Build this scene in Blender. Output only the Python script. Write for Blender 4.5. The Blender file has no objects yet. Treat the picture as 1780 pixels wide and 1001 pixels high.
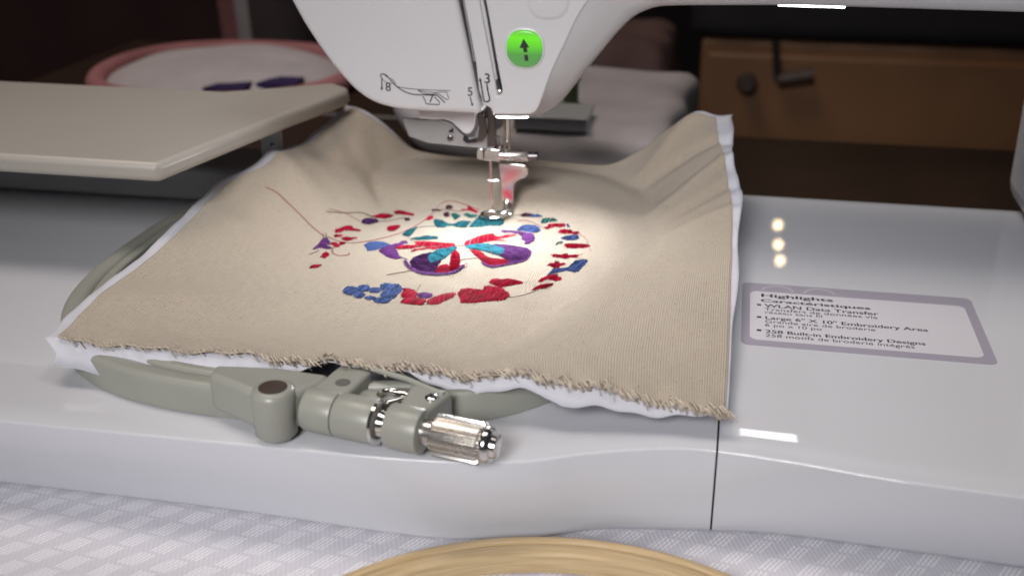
import bpy, bmesh, math, random
import numpy as np
from mathutils import Vector
from mathutils.bvhtree import BVHTree

random.seed(7)
rng = np.random.default_rng(7)
S = 0.01                       # the script thinks in centimetres, the scene is in metres
scene = bpy.context.scene
COL = scene.collection

# ------------------------------------------------------------------ camera
F = 2000.0; YAW = math.radians(11); PIT = math.radians(23)
fw = np.array([-math.sin(YAW)*math.cos(PIT), math.cos(YAW)*math.cos(PIT), -math.sin(PIT)])
rt = np.array([math.cos(YAW), math.sin(YAW), 0.0])
up = np.cross(rt, fw)
def ray(px, py): return fw + rt*(px-890)/F - up*(py-500.5)/F
CAM = np.array([0, 0, .35]) - ray(825, 440)*46.5
def P(px, py, x=None, y=None, z=None):
    """world point (cm) seen at a photo pixel on a known plane"""
    r = ray(px, py)
    if z is not None: t = (z-CAM[2])/r[2]
    elif y is not None: t = (y-CAM[1])/r[1]
    else: t = (x-CAM[0])/r[0]
    return CAM + r*t

cd = bpy.data.cameras.new('camera'); cam = bpy.data.objects.new('camera', cd); COL.objects.link(cam)
cd.sensor_width = 36; cd.lens = F/1780*36
cam.location = CAM*S; cam.rotation_euler = (math.pi/2-PIT, 0, YAW)
cd.clip_start = .01; cd.clip_end = 50
cd.dof.use_dof = True; cd.dof.focus_distance = .392; cd.dof.aperture_fstop = 11.5
scene.camera = cam

# ------------------------------------------------------------------ world and lamps
w = bpy.data.worlds.new('World'); scene.world = w; w.use_nodes = True
bg = w.node_tree.nodes['Background']; bg.inputs[0].default_value = (.80, .88, 1, 1); bg.inputs[1].default_value = .035
scene.view_settings.view_transform = 'Standard'; scene.view_settings.look = 'None'
scene.view_settings.exposure = 0; scene.view_settings.gamma = 1

def aim(o, tgt):
    o.rotation_euler = (Vector(tgt)*S - o.location).to_track_quat('-Z', 'Y').to_euler()
def spot(name, loc, tgt, power, size, angle, blend, col):
    l = bpy.data.lights.new(name, 'SPOT'); l.energy = power; l.shadow_soft_size = size*S
    l.spot_size = math.radians(angle); l.spot_blend = blend; l.color = col
    o = bpy.data.objects.new(name, l); COL.objects.link(o); o.location = Vector(loc)*S; aim(o, tgt); return o
def area(name, loc, tgt, power, sx, sy, col, spread=180):
    l = bpy.data.lights.new(name, 'AREA'); l.energy = power; l.shape = 'RECTANGLE'; l.size = sx*S; l.size_y = sy*S
    l.color = col; l.spread = math.radians(spread)
    o = bpy.data.objects.new(name, l); COL.objects.link(o); o.location = Vector(loc)*S; aim(o, tgt); return o
spot('added_top_spot', (20, -2, 95), (5, 0, 0), 8, 20, 38, .6, (1, .98, .97))  # unseen spot added overhead; its soft cone lets the sides fall dark
area('room_light', (-60, 20, 190), (10, 80, 0), 14, 90, 60, (1, .86, .76))
spot('added_front_spot', (-8, -100, 60), (3, 0, 0), 60, 24, 27, .7, (1, .975, .97))  # unseen spot added in front to brighten the upright faces
area('machine_light', (.8, 2.9, 4.75), (-.6, -2.2, 0), .088, 3.2, 1.0, (.95, .98, 1), 165)

# ------------------------------------------------------------------ materials
def new_mat(name, col, rough=.5, metal=0., spec=.5, **kw):
    m = bpy.data.materials.new(name); m.use_nodes = True
    b = m.node_tree.nodes['Principled BSDF']
    b.inputs['Base Color'].default_value = (*col, 1); b.inputs['Roughness'].default_value = rough
    b.inputs['Metallic'].default_value = metal; b.inputs['Specular IOR Level'].default_value = spec
    for k, v in kw.items(): b.inputs[k.replace('_', ' ')].default_value = v
    return m
def nodes(m): return m.node_tree.nodes, m.node_tree.links, m.node_tree.nodes['Principled BSDF']
def noise_tex(m, scale, detail=4, rough=.55, vec=None):
    N, L, b = nodes(m)
    t = N.new('ShaderNodeTexNoise'); t.inputs['Scale'].default_value = scale
    t.inputs['Detail'].default_value = detail; t.inputs['Roughness'].default_value = rough
    if vec is None:
        tc = N.new('ShaderNodeTexCoord'); L.new(tc.outputs['Object'], t.inputs['Vector'])
    else: L.new(vec, t.inputs['Vector'])
    return t
def ramp(m, fac, stops):
    N, L, b = nodes(m); r = N.new('ShaderNodeValToRGB'); L.new(fac, r.inputs[0])
    e = r.color_ramp.elements
    while len(e) < len(stops): e.new(.5)
    for q, (p, c) in zip(e, stops): q.position = p; q.color = (*c, 1) if len(c) == 3 else c
    return r
def bump(m, height, strength=.3, dist=.0005, prev=None):
    N, L, b = nodes(m); bp = N.new('ShaderNodeBump'); bp.inputs['Strength'].default_value = strength
    bp.inputs['Distance'].default_value = dist; L.new(height, bp.inputs['Height'])
    if prev: L.new(prev.outputs[0], bp.inputs['Normal'])
    L.new(bp.outputs[0], b.inputs['Normal']); return bp
def varied(name, col, amount=.12, scale=60, rough=.5, bstr=.1, bscale=400, **kw):
    m = new_mat(name, col, rough, **kw); N, L, b = nodes(m)
    t = noise_tex(m, scale)
    lo = tuple(c*(1-amount) for c in col); hi = tuple(min(1, c*(1+amount)) for c in col)
    r = ramp(m, t.outputs['Fac'], [(.3, lo), (.7, hi)]); L.new(r.outputs[0], b.inputs['Base Color'])
    if bstr: bump(m, noise_tex(m, bscale).outputs['Fac'], bstr, .0003)
    rr = N.new('ShaderNodeMapRange'); L.new(noise_tex(m, scale*2.3).outputs['Fac'], rr.inputs[0])
    rr.inputs[3].default_value = rough*.8; rr.inputs[4].default_value = min(1, rough*1.25)
    L.new(rr.outputs[0], b.inputs['Roughness'])
    return m

M = {}
M['plastic'] = varied('white_plastic', (.60, .60, .625), .012, 15, .30, .02, 900)
M['gloss'] = varied('glossy_white_plastic', (.60, .61, .65), .012, 10, .018, 0)
M['grey'] = varied('grey_hoop_plastic', (.30, .305, .27), .04, 40, .33, .05, 1500)
M['greydark'] = varied('shaded_grey_plastic', (.12, .12, .11), .04, 60, .5, 0)
M['greyplate'] = varied('grey_plate', (.33, .33, .34), .04, 60, .35, .03, 900, metal=.3)
M['steel'] = varied('polished_steel', (.72, .70, .68), .03, 80, .14, 0, metal=1)
M['darksteel'] = varied('dark_steel', (.15, .135, .14), .05, 80, .22, 0, metal=1)
M['nickel'] = varied('brushed_nickel', (.62, .60, .57), .05, 120, .26, .05, 900, metal=1)
M['black'] = new_mat('black_recess', (.008, .008, .01), .5)
M['ink'] = new_mat('printed_ink', (.02, .02, .025), .5)
M['magnet'] = varied('brown_magnet', (.055, .035, .028), .15, 200, .45, .1, 900)
M['sticker'] = new_mat('lilac_sticker', (.36, .34, .41), .3)
M['label'] = new_mat('white_label', (.64, .63, .68), .35)
M['labelline'] = new_mat('pale_line_print', (.48, .47, .53), .35)
M['led'] = new_mat('lit_lamp_lens', (1, 1, 1), .4)
nodes(M['led'])[2].inputs['Emission Color'].default_value = (.95, .98, 1, 1); nodes(M['led'])[2].inputs['Emission Strength'].default_value = 6
M['bulb'] = new_mat('warm_bulb', (1, .9, .7), .4)
nodes(M['bulb'])[2].inputs['Emission Color'].default_value = (1, .72, .42, 1); nodes(M['bulb'])[2].inputs['Emission Strength'].default_value = 14
M['glow'] = new_mat('small_warm_glow', (1, .7, .4), .4)
nodes(M['glow'])[2].inputs['Emission Color'].default_value = (1, .5, .2, 1); nodes(M['glow'])[2].inputs['Emission Strength'].default_value = 3
# lit green button: brighter near the lamp behind it
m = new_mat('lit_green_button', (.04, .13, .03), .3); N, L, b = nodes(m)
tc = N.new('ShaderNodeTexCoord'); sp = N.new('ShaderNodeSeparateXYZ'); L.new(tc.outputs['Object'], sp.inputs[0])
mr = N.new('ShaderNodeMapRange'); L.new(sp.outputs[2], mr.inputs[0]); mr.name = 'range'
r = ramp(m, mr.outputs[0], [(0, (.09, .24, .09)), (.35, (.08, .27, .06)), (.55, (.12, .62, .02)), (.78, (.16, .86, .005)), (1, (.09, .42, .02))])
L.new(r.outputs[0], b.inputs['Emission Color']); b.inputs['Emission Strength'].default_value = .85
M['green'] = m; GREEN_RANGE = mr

def fabric_mat(name, col, tscale, flecks=True, wstr=.5):
    m = new_mat(name, col, .9, spec=.15); N, L, b = nodes(m)
    uv = N.new('ShaderNodeUVMap'); uv.uv_map = 'cloth'
    sep = N.new('ShaderNodeSeparateXYZ'); L.new(uv.outputs[0], sep.inputs[0])
    def wv(direction):
        t = N.new('ShaderNodeTexWave'); t.bands_direction = direction; t.inputs['Scale'].default_value = tscale
        t.inputs['Distortion'].default_value = 1.6; t.inputs['Detail'].default_value = 2; t.inputs['Detail Scale'].default_value = .35
        L.new(uv.outputs[0], t.inputs['Vector']); return t
    a, c = wv('X'), wv('Y')
    mx = N.new('ShaderNodeMath'); mx.operation = 'ADD'; L.new(a.outputs['Fac'], mx.inputs[0]); L.new(c.outputs['Fac'], mx.inputs[1])
    slub = N.new('ShaderNodeTexNoise'); slub.inputs['Scale'].default_value = 6; slub.inputs['Detail'].default_value = 6
    mp = N.new('ShaderNodeMapping'); mp.inputs['Scale'].default_value = (.5, 3, 1)
    L.new(uv.outputs[0], mp.inputs[0]); L.new(mp.outputs[0], slub.inputs['Vector'])
    r = ramp(m, slub.outputs['Fac'], [(.25, tuple(x*.88 for x in col)), (.75, tuple(min(1, x*1.08) for x in col))])
    ty = N.new('ShaderNodeMix'); ty.data_type = 'RGBA'; ty.blend_type = 'MULTIPLY'; ty.inputs[0].default_value = .38
    rw = ramp(m, mx.outputs[0], [(.0, (.55, .5, .45)), (.9, (1, 1, 1))])
    L.new(r.outputs[0], ty.inputs[6]); L.new(rw.outputs[0], ty.inputs[7])
    out = ty.outputs[2]
    if flecks:
        for sc, thr, fc, st in ((1.05, .038, (.07, .045, .03), (1, 2.0, 1)), (1.5, .045, (.15, .10, .06), (1, 2.6, 1)), (2.6, .06, (.24, .18, .12), (.8, 2.6, 1)), (3.1, .05, (.20, .15, .10), (2.4, 1, 1))):
            mp2 = N.new('ShaderNodeMapping'); mp2.inputs['Scale'].default_value = st; mp2.inputs['Location'].default_value = (sc, sc*2, 0)
            L.new(uv.outputs[0], mp2.inputs[0])
            v = N.new('ShaderNodeTexVoronoi'); v.voronoi_dimensions = '2D'; v.inputs['Scale'].default_value = sc; L.new(mp2.outputs[0], v.inputs['Vector'])
            # only a few of the cells carry a seed fleck
            g = N.new('ShaderNodeMath'); g.operation = 'LESS_THAN'; L.new(v.outputs['Distance'], g.inputs[0]); g.inputs[1].default_value = thr
            sc2 = N.new('ShaderNodeSeparateColor'); L.new(v.outputs['Color'], sc2.inputs[0])
            h = N.new('ShaderNodeMath'); h.operation = 'LESS_THAN'; L.new(sc2.outputs[0], h.inputs[0]); h.inputs[1].default_value = .28
            k = N.new('ShaderNodeMath'); k.operation = 'MULTIPLY'; L.new(g.outputs[0], k.inputs[0]); L.new(h.outputs[0], k.inputs[1])
            k2 = N.new('ShaderNodeMath'); k2.operation = 'MULTIPLY'; L.new(k.outputs[0], k2.inputs[0]); k2.inputs[1].default_value = .75
            x = N.new('ShaderNodeMix'); x.data_type = 'RGBA'; L.new(k2.outputs[0], x.inputs[0]); L.new(out, x.inputs[6]); x.inputs[7].default_value = (*fc, 1)
            out = x.outputs[2]
    L.new(out, b.inputs['Base Color'])
    bp = bump(m, mx.outputs[0], wstr, .0003)
    bump(m, slub.outputs['Fac'], .25, .0006, bp)
    b.inputs['Sheen Weight'].default_value = .15
    return m
M['canvas'] = fabric_mat('natural_canvas', (.485, .415, .335), 3.7, True, .6)
M['fray'] = varied('frayed_cotton', (.50, .43, .355), .25, 250, .9, 0)
m = varied('white_stabilizer', (.60, .60, .66), .03, 80, .8, .15, 1500, spec=.2); M['stab'] = m
nodes(m)[2].inputs['Subsurface Weight'].default_value = .0

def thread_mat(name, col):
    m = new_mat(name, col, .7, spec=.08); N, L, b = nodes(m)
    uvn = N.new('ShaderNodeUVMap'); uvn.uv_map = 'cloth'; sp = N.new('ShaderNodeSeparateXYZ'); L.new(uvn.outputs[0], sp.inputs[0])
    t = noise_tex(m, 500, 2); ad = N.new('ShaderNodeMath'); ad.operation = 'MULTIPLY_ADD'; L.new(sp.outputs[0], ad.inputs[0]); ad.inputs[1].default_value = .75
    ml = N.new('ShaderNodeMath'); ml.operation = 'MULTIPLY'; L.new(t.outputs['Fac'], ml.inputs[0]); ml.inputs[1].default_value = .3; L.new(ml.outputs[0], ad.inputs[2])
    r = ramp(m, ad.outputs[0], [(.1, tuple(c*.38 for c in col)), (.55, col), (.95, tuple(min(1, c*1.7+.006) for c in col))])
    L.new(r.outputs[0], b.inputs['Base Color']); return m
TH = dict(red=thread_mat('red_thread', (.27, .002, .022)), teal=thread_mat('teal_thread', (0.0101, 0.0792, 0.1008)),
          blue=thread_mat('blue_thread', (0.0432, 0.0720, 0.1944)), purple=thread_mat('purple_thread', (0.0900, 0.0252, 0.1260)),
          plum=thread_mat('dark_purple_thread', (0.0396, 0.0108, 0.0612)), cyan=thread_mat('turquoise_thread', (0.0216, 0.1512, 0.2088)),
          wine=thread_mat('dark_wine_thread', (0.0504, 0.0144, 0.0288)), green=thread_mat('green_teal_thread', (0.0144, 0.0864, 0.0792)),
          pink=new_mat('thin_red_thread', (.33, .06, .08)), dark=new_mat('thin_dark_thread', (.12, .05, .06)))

# ------------------------------------------------------------------ helpers
BASE = {}
def thing(name, label, cat, loc=(0, 0, 0), group=None):
    o = bpy.data.objects.new(name, None); COL.objects.link(o); o.location = Vector(loc)*S
    o.empty_display_size = .01; o['label'] = label; o['category'] = cat
    if group: o['group'] = group
    BASE[o.name] = np.array(loc, float); return o
def tag(o, label, cat, group=None):
    o['label'] = label; o['category'] = cat
    if group: o['group'] = group
    return o
def mesh(name, V, Fc, mat, parent=None, smooth=40, uvs=None, kind=None, label=None, loc=None):
    base = BASE[parent.name] if parent is not None else (np.array(loc, float) if loc is not None else np.zeros(3))
    V = (np.asarray(V, float)-base)*S
    me = bpy.data.meshes.new(name); me.from_pydata(V.tolist(), [], [tuple(int(i) for i in f) for f in Fc])
    if uvs is not None:
        ul = me.uv_layers.new(name='cloth')
        vi = np.empty(len(me.loops), dtype=np.int32); me.loops.foreach_get('vertex_index', vi)
        ul.data.foreach_set('uv', np.asarray(uvs, float)[vi].ravel())
    me.validate()
    if smooth:
        me.polygons.foreach_set('use_smooth', [True]*len(me.polygons))
        if smooth < 180: me.set_sharp_from_angle(angle=math.radians(smooth))
    me.materials.append(mat)
    o = bpy.data.objects.new(name, me); COL.objects.link(o)
    if parent is not None: o.parent = parent
    else: o.location = Vector(base)*S
    BASE[o.name] = base
    if kind: o['kind'] = kind
    if label: o['label'] = label
    return o
def fixn(o):
    bm = bmesh.new(); bm.from_mesh(o.data); bmesh.ops.recalc_face_normals(bm, faces=bm.faces); bm.to_mesh(o.data); bm.free(); return o
def bevel(o, w, seg=3, ang=35):
    b = o.modifiers.new('Bevel', 'BEVEL'); b.width = w*S; b.segments = seg; b.limit_method = 'ANGLE'; b.angle_limit = math.radians(ang)
    b.harden_normals = False; return o
def prism_geo(poly, ax, a, c):
    """poly of 2D points; ax='y': points are (x,z) extruded from y=a to c; ax='z': (x,y) from z=a to c"""
    n = len(poly); V = []
    for h in (a, c):
        for p in poly:
            V.append((p[0], h, p[1]) if ax == 'y' else ((p[0], p[1], h) if ax == 'z' else (h, p[0], p[1])))
    Fc = [tuple(range(n)), tuple(range(2*n-1, n-1, -1))] + [(i, i+n, (i+1) % n+n, (i+1) % n) for i in range(n)]
    return V, Fc
def prism(name, poly, ax, a, c, mat, parent=None, bv=0, seg=3, **kw):
    V, Fc = prism_geo(poly, ax, a, c); o = fixn(mesh(name, V, Fc, mat, parent, **kw))
    if bv: bevel(o, bv, seg)
    return o
def frames(path):
    path = np.asarray(path, float); T = np.gradient(path, axis=0); T /= np.linalg.norm(T, axis=1)[:, None]+1e-12
    ref = np.array([0, 0, 1.]) if abs(T[0][2]) < .9 else np.array([1., 0, 0])
    A = np.cross(ref, T[0]); A /= np.linalg.norm(A); out = []
    for t in T:
        A = A-t*(A@t); A /= np.linalg.norm(A)+1e-12; out.append((A.copy(), np.cross(t, A)))
    return path, out
def tube_geo(path, r, seg=8, off=0, caps=True):
    path, fr = frames(path); n = len(path); rr = np.broadcast_to(np.asarray(r, float), (n,))
    V = []; Fc = []
    for i in range(n):
        a, b_ = fr[i]
        for k in range(seg):
            th = 2*math.pi*k/seg; V.append(path[i]+rr[i]*(math.cos(th)*a+math.sin(th)*b_))
    for i in range(n-1):
        for k in range(seg):
            k2 = (k+1) % seg; Fc.append((off+i*seg+k, off+i*seg+k2, off+(i+1)*seg+k2, off+(i+1)*seg+k))
    if caps: Fc += [tuple(off+k for k in range(seg))[::-1], tuple(off+(n-1)*seg+k for k in range(seg))]
    return V, Fc
def tube(name, path, r, mat, parent=None, seg=12, **kw):
    V, Fc = tube_geo(path, r, seg); return mesh(name, V, Fc, mat, parent, **kw)
def lathe(name, p0, p1, prof, mat, parent=None, seg=40, rib=0, ribr=0., **kw):
    """profile [(t along p0->p1 in cm, radius)]; ribs: alternating radius where flagged"""
    p0 = np.array(p0, float); d = np.array(p1, float)-p0; d /= np.linalg.norm(d)
    ref = np.array([0, 0, 1.]) if abs(d[2]) < .9 else np.array([1., 0, 0])
    a = np.cross(ref, d); a /= np.linalg.norm(a); b_ = np.cross(d, a); V = []; Fc = []
    for pr in prof:
        t, r = pr[0], pr[1]; rb = len(pr) > 2 and pr[2]
        for k in range(seg):
            th = 2*math.pi*k/seg; q = r+(ribr*(1 if (k//2) % 2 else -1) if rb else 0)
            V.append(p0+d*t+q*(math.cos(th)*a+math.sin(th)*b_))
    n = len(prof)
    for i in range(n-1):
        for k in range(seg):
            k2 = (k+1) % seg; Fc.append((i*seg+k, i*seg+k2, (i+1)*seg+k2, (i+1)*seg+k))
    Fc += [tuple(range(seg))[::-1], tuple((n-1)*seg+k for k in range(seg))]
    return fixn(mesh(name, V, Fc, mat, parent, **kw))
def box(name, lo, hi, mat, parent=None, bv=0, **kw):
    return prism(name, [(lo[0], lo[1]), (hi[0], lo[1]), (hi[0], hi[1]), (lo[0], hi[1])], 'z', lo[2], hi[2], mat, parent, bv, **kw)
def resample(pts, n):
    pts = np.asarray(pts, float); d = np.r_[0, np.cumsum(np.linalg.norm(np.diff(pts, axis=0), axis=1))]
    t = np.linspace(0, d[-1], n); return np.stack([np.interp(t, d, pts[:, k]) for k in range(pts.shape[1])], 1)
def smoothline(pts, n):
    """Catmull-Rom through the points"""
    p = np.asarray(pts, float); p = np.vstack([2*p[0]-p[1], p, 2*p[-1]-p[-2]]); out = []
    m_ = len(p)-3; per = max(2, n//m_)
    for i in range(m_):
        a, b_, c, d = p[i:i+4]
        for k in range(per):
            t = k/per; out.append(.5*((2*b_)+(-a+c)*t+(2*a-5*b_+4*c-d)*t*t+(-a+3*b_-3*c+d)*t**3))
    out.append(p[-2]); return np.array(out)
def text(name, s, loc, size, mat, parent, rot=(0, 0, 0), sx=1., bold=0., shear=0, z=0.0):
    cu = bpy.data.curves.new(name, 'FONT'); cu.body = s; cu.size = size*S; cu.offset = bold*S; cu.extrude = .0015*S; cu.shear = shear
    o = bpy.data.objects.new(name, cu); COL.objects.link(o)
    bpy.context.view_layer.update()
    me = bpy.data.meshes.new_from_object(o); bpy.data.objects.remove(o)
    me.materials.clear(); me.materials.append(mat)
    o = bpy.data.objects.new(name, me); COL.objects.link(o)
    o.parent = parent; o.location = Vector(np.array(loc, float)-BASE[parent.name])*S; o.rotation_euler = rot; o.scale = (sx, 1, 1)
    BASE[o.name] = np.array(loc, float); return o

# ------------------------------------------------------------------ room: floor, walls, table
TZ = -3.2
M['floor'] = varied('dark_floor', (.035, .022, .016), .3, 3, .5, .1, 40)
M['wall'] = varied('dark_room_wall', (.012, .009, .011), .3, 2, .9, .1, 60)
o = mesh('floor', [(-400, -200, -78), (400, -200, -78), (400, 420, -78), (-400, 420, -78)], [(0, 1, 2, 3)], M['floor'], smooth=0); o['kind'] = 'structure'
o = mesh('wall', [(-400, 260, -78), (400, 260, -78), (400, 260, 200), (-400, 260, 200)], [(0, 1, 2, 3)], M['wall'], smooth=0); o['kind'] = 'structure'

t = thing('sewing_table', 'dark wooden table carrying the sewing machine, seen behind the cream fabric', 'table', (5, 5, -78))
M['tablewood'] = varied('dark_table_wood', (.028, .015, .009), .3, 8, .4, .1, 60)
box('tabletop', (-50, -45, TZ-2.6), (60, 34, TZ-.25), M['tablewood'], t, .3)
for x in (-46, 56):
    for y in (-41, 30): box('leg', (x-2.5, y-2.5, -78), (x+2.5, y+2.5, TZ-2.6), M['tablewood'], t, .3)

# tablecloth with jacquard weave
m = new_mat('white_jacquard', (.66, .64, .72), .6, spec=.3); N, L, b = nodes(m)
tc = N.new('ShaderNodeTexCoord'); mp = N.new('ShaderNodeMapping'); mp.inputs['Scale'].default_value = (100, 100, 100); mp.inputs['Rotation'].default_value = (0, 0, .12)
L.new(tc.outputs['Object'], mp.inputs[0])
def math_(op, a, b_=None, clamp=False):
    n = N.new('ShaderNodeMath'); n.operation = op; n.use_clamp = clamp
    for i, v in enumerate((a, b_)):
        if v is None: continue
        if isinstance(v, (int, float)): n.inputs[i].default_value = v
        else: L.new(v, n.inputs[i])
    return n.outputs[0]
sx = N.new('ShaderNodeSeparateXYZ'); L.new(mp.outputs[0], sx.inputs[0]); X, Y = sx.outputs[0], sx.outputs[1]
def cell(v, per, off=0.):   # -0.5..0.5 inside each repeat
    return math_('SUBTRACT', math_('FRACT', math_('ADD', math_('DIVIDE', v, per), off)), .5)
row = math_('FLOOR', math_('DIVIDE', Y, .78)); stag = math_('MULTIPLY', row, .5)
cx = math_('SUBTRACT', math_('FRACT', math_('ADD', math_('DIVIDE', X, 1.08), stag)), .5); cy = cell(Y, .78)
# a slanted bundle of satin threads in each repeat
u = math_('ADD', cx, math_('MULTIPLY', cy, -.38))
inside = math_('MULTIPLY', math_('LESS_THAN', math_('ABSOLUTE', u), .27), math_('LESS_THAN', math_('ABSOLUTE', cy), .43))
st = math_('SINE', math_('MULTIPLY', math_('ADD', math_('MULTIPLY', X, 1.0), math_('MULTIPLY', Y, -.42)), 46))
stripes = math_('GREATER_THAN', st, -.1)
mot = math_('MULTIPLY', inside, stripes)
fine = math_('SINE', math_('MULTIPLY', math_('ADD', X, math_('MULTIPLY', Y, .5)), 40))
ht = math_('ADD', math_('MULTIPLY', mot, 1.), math_('MULTIPLY', fine, .18))
r = ramp(m, mot, [(0, (.64, .63, .69)), (1, (.84, .83, .88))]); L.new(r.outputs[0], b.inputs['Base Color'])
rr = math_('SUBTRACT', .8, math_('MULTIPLY', mot, .4)); L.new(rr, b.inputs['Roughness'])
bp = bump(m, ht, .5, .0004)
M['cloth'] = m
nx, ny = 200, 70
gx = np.linspace(-48, 58, nx); gy = np.linspace(-44, 12, ny); V = []; Fc = []
for j, y in enumerate(gy):
    for i, x in enumerate(gx):
        z = TZ+.05*math.sin(x*.35+y*.2)*math.sin(y*.5-x*.12)-.03
        z = min(z, TZ-.01) if y > -15 else z
        V.append((x, y, z))
for j in range(ny-1):
    for i in range(nx-1): k = j*nx+i; Fc.append((k, k+1, k+nx+1, k+nx))
o = mesh('tablecloth', V, Fc, M['cloth'], smooth=180); tag(o, 'white patterned tablecloth under the sewing machine and wooden ring', 'tablecloth')

# ------------------------------------------------------------------ embroidery machine
mach = thing('embroidery_machine', 'white sewing and embroidery machine with lit green button above the fabric', 'embroidery machine', (8, 0, TZ))
crease = smoothline([(-34, -15.4), (-20, -15.4), (-12, -15.35), (-4.1, -15.25), (1.3, -15.12), (4.4, -14.7), (6.5, -13.8), (8.5, -13.15), (10.07, -12.98), (12.4, -13.2), (16, -13.7), (24, -14.0), (42, -14)], 120)
botl = smoothline([(-34, -14.2), (-20, -14.2), (-12, -14.2), (-4.85, -14.25), (0, -14.48), (2.5, -14.45), (4.8, -13.95), (6.8, -13.45), (10.07, -12.95), (12.4, -12.75), (16, -12.9), (24, -13.2), (42, -13.2)], 120)
def bed_part(name, x0, x1, back, mat):
    xs = np.linspace(x0, x1, max(12, int((x1-x0)*3)))
    cr = np.interp(xs, crease[:, 0], crease[:, 1]); bo = np.interp(xs, botl[:, 0], botl[:, 1])
    V = []
    for x, c, b_ in zip(xs, cr, bo):
        k = b_-c
        g_ = min(1, max(0, (x-4.5)/3)); g_ = g_*g_*(3-2*g_)
        prof = [(c+2.9, 0), (c+2.4, 0), (c+1.0, -.015), (c+.06, -.05), (c+.02, -.065), (c+.004, -.10), (c, -.16), (c+k*.35, -1.3), (c+k*.75, -2.15-.15*(1-g_)), (b_, -2.98+.51*g_),
                (b_+.03+.13*g_, -3.07+.25*g_), (b_+.07+.31*g_, -3.13+.06*g_), (b_+.14+.48*g_, -3.17)]
        V += [(x, back, -3.17), (x, back, -.5), (x, back-.15, -.12), (x, back-.5, 0), (x, back-.9, 0)]+[(x, p, z) for p, z in prof]
    n = len(V)//len(xs); Fc = []
    for i in range(len(xs)-1):
        for k in range(n):
            k2 = (k+1) % n; Fc.append((i*n+k, i*n+k2, (i+1)*n+k2, (i+1)*n+k))
    Fc += [tuple(range(n)), tuple((len(xs)-1)*n+k for k in range(n))[::-1]]
    return fixn(mesh(name, V, Fc, mat, mach, smooth=50))
bed_l = bed_part('embroidery_bed', -30, 10.055, 8.5, M['gloss'])
bed_r = bed_part('machine_base', 10.115, 40, 11.2, M['gloss'])
box('joint_seam', (9.9, -12.6, -3.0), (10.3, 8.4, -.12), M['black'], mach)

# head ---------------------------------------------------------------
YF = 2.08
def PF(px, py, y=YF): p = P(px, py, y=y); return (p[0], p[2])
cover = smoothline([(440, -260), (447, -160), (474, -60), (505, 0), (530, 45), (560, 90), (590, 129), (620, 160), (652, 180), (690, 190.5), (725, 194)], 50).tolist() + [(790, 196.5), (838.5, 199), (828, 157), (819, 112), (795, 0), (741, -260)]
head = mesh('head', [(0, 0, 0)]*0, [], M['plastic'], mach) if False else None
o = prism('face_cover', [PF(*p) for p in cover], 'y', YF, YF+8.5, M['plastic'], mach, .22, 4)
A = smoothline([(858, 199.5), (885, 200), (915, 199.8), (928, 197), (937, 185), (948, 155), (961, 121), (981, 79), (1002, 34), (1024, 0), (1052, -34), (1100, -56), (1170, -64), (1391, -64)], 70).tolist() + [(2060, -64)]
outl = [(748, -260), (806, 0), (827, 112), (832, 157), (841, 184), (852, 188)] + A + [(2060, -260), (787, -260), (844, 0), (866, 121), (873.5, 160), (870, 166), (864, 168), (862, 151), (833, 0), (778, -260)]
o = prism('front_panel', [PF(*p) for p in outl], 'y', YF+.02, YF+1.1, M['plastic'], mach, .07, 3)
# the sloped flank between the front panel and the underside of the arm
B = smoothline([(862, 202), (890, 203), (925, 202.5), (948, 197), (970, 183), (992, 158), (1016, 127), (1042, 95), (1069, 62), (1100, 31), (1129, 17), (1157, 11.5), (1250, 10.5), (1391, 10.5)], 70)
zB = PF(1391, 10.5, YF+1.35)[1]
A3 = np.array([(PF(*p)[0], YF+.05, PF(*p)[1]) for p in A]); B3 = np.array([(PF(*p, YF+1.35)[0], YF+1.35, PF(*p, YF+1.35)[1]) for p in B]+[(26, 0, 0)])
B3[-1] = (25.5, YF+1.35, zB); A3[-1][0] = 25.5
n = 90; A3 = resample(A3, n); B3 = resample(B3, n)
V = []
for a, b_ in zip(A3, B3):
    mid = (a+b_)/2; nrm = np.array([0, -.16, 0])
    V += [a+np.array([0, .25, 0]), a, a*.75+b_*.25+nrm*.55, a*.5+b_*.5+nrm*.8, a*.25+b_*.75+nrm*.7, a*.06+b_*.94+nrm*.4, b_+np.array([0, .15, 0]), (b_[0], YF+8.5, b_[2])]
Fc = [(i*8+k, i*8+k+1, (i+1)*8+k+1, (i+1)*8+k) for i in range(n-1) for k in range(7)]
o = fixn(mesh('arm_flank', V, Fc, M['plastic'], mach, smooth=60))
# casing behind the panels
xs0, ztop = PF(2060, -260)
back = [PF(760, -260, YF+1.2)]+[PF(858, 199, YF+1.2)]+[(p[0]-.03, p[2]+.03) for p in B3[2:]]+[(25.5, PF(1391, -260, YF+1.2)[1])]
o = prism('arm_casing', back, 'y', YF+1.4, YF+8.45, M['plastic'], mach, 0)
o = prism('thread_channel', [PF(745, -255, YF+.8), PF(838, 178, YF+.8), PF(862, 172, YF+.8), PF(880, 172, YF+.8), PF(872, 0, YF+.8), PF(815, -255, YF+.8)], 'y', YF+.75, YF+1.3, M['black'], mach)
o = prism('lever_slot_wall', [PF(774, -255, YF+.16), PF(832, 0, YF+.16), PF(858, 138, YF+.16), PF(863, 143, YF+.16), PF(864, 135, YF+.16), PF(846, 30, YF+.16), PF(840, 0, YF+.16), PF(782, -255, YF+.16)], 'y', YF+.16, YF+.75, M['plastic'], mach, .12, 4)
tube('thread_strip', [np.array([PF(800, 0)[0], YF+.25, PF(800, -20)[1]]), np.array([PF(822, 110)[0], YF+.3, PF(822, 110)[1]])], .05, M['greyplate'], mach, seg=8)
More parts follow.
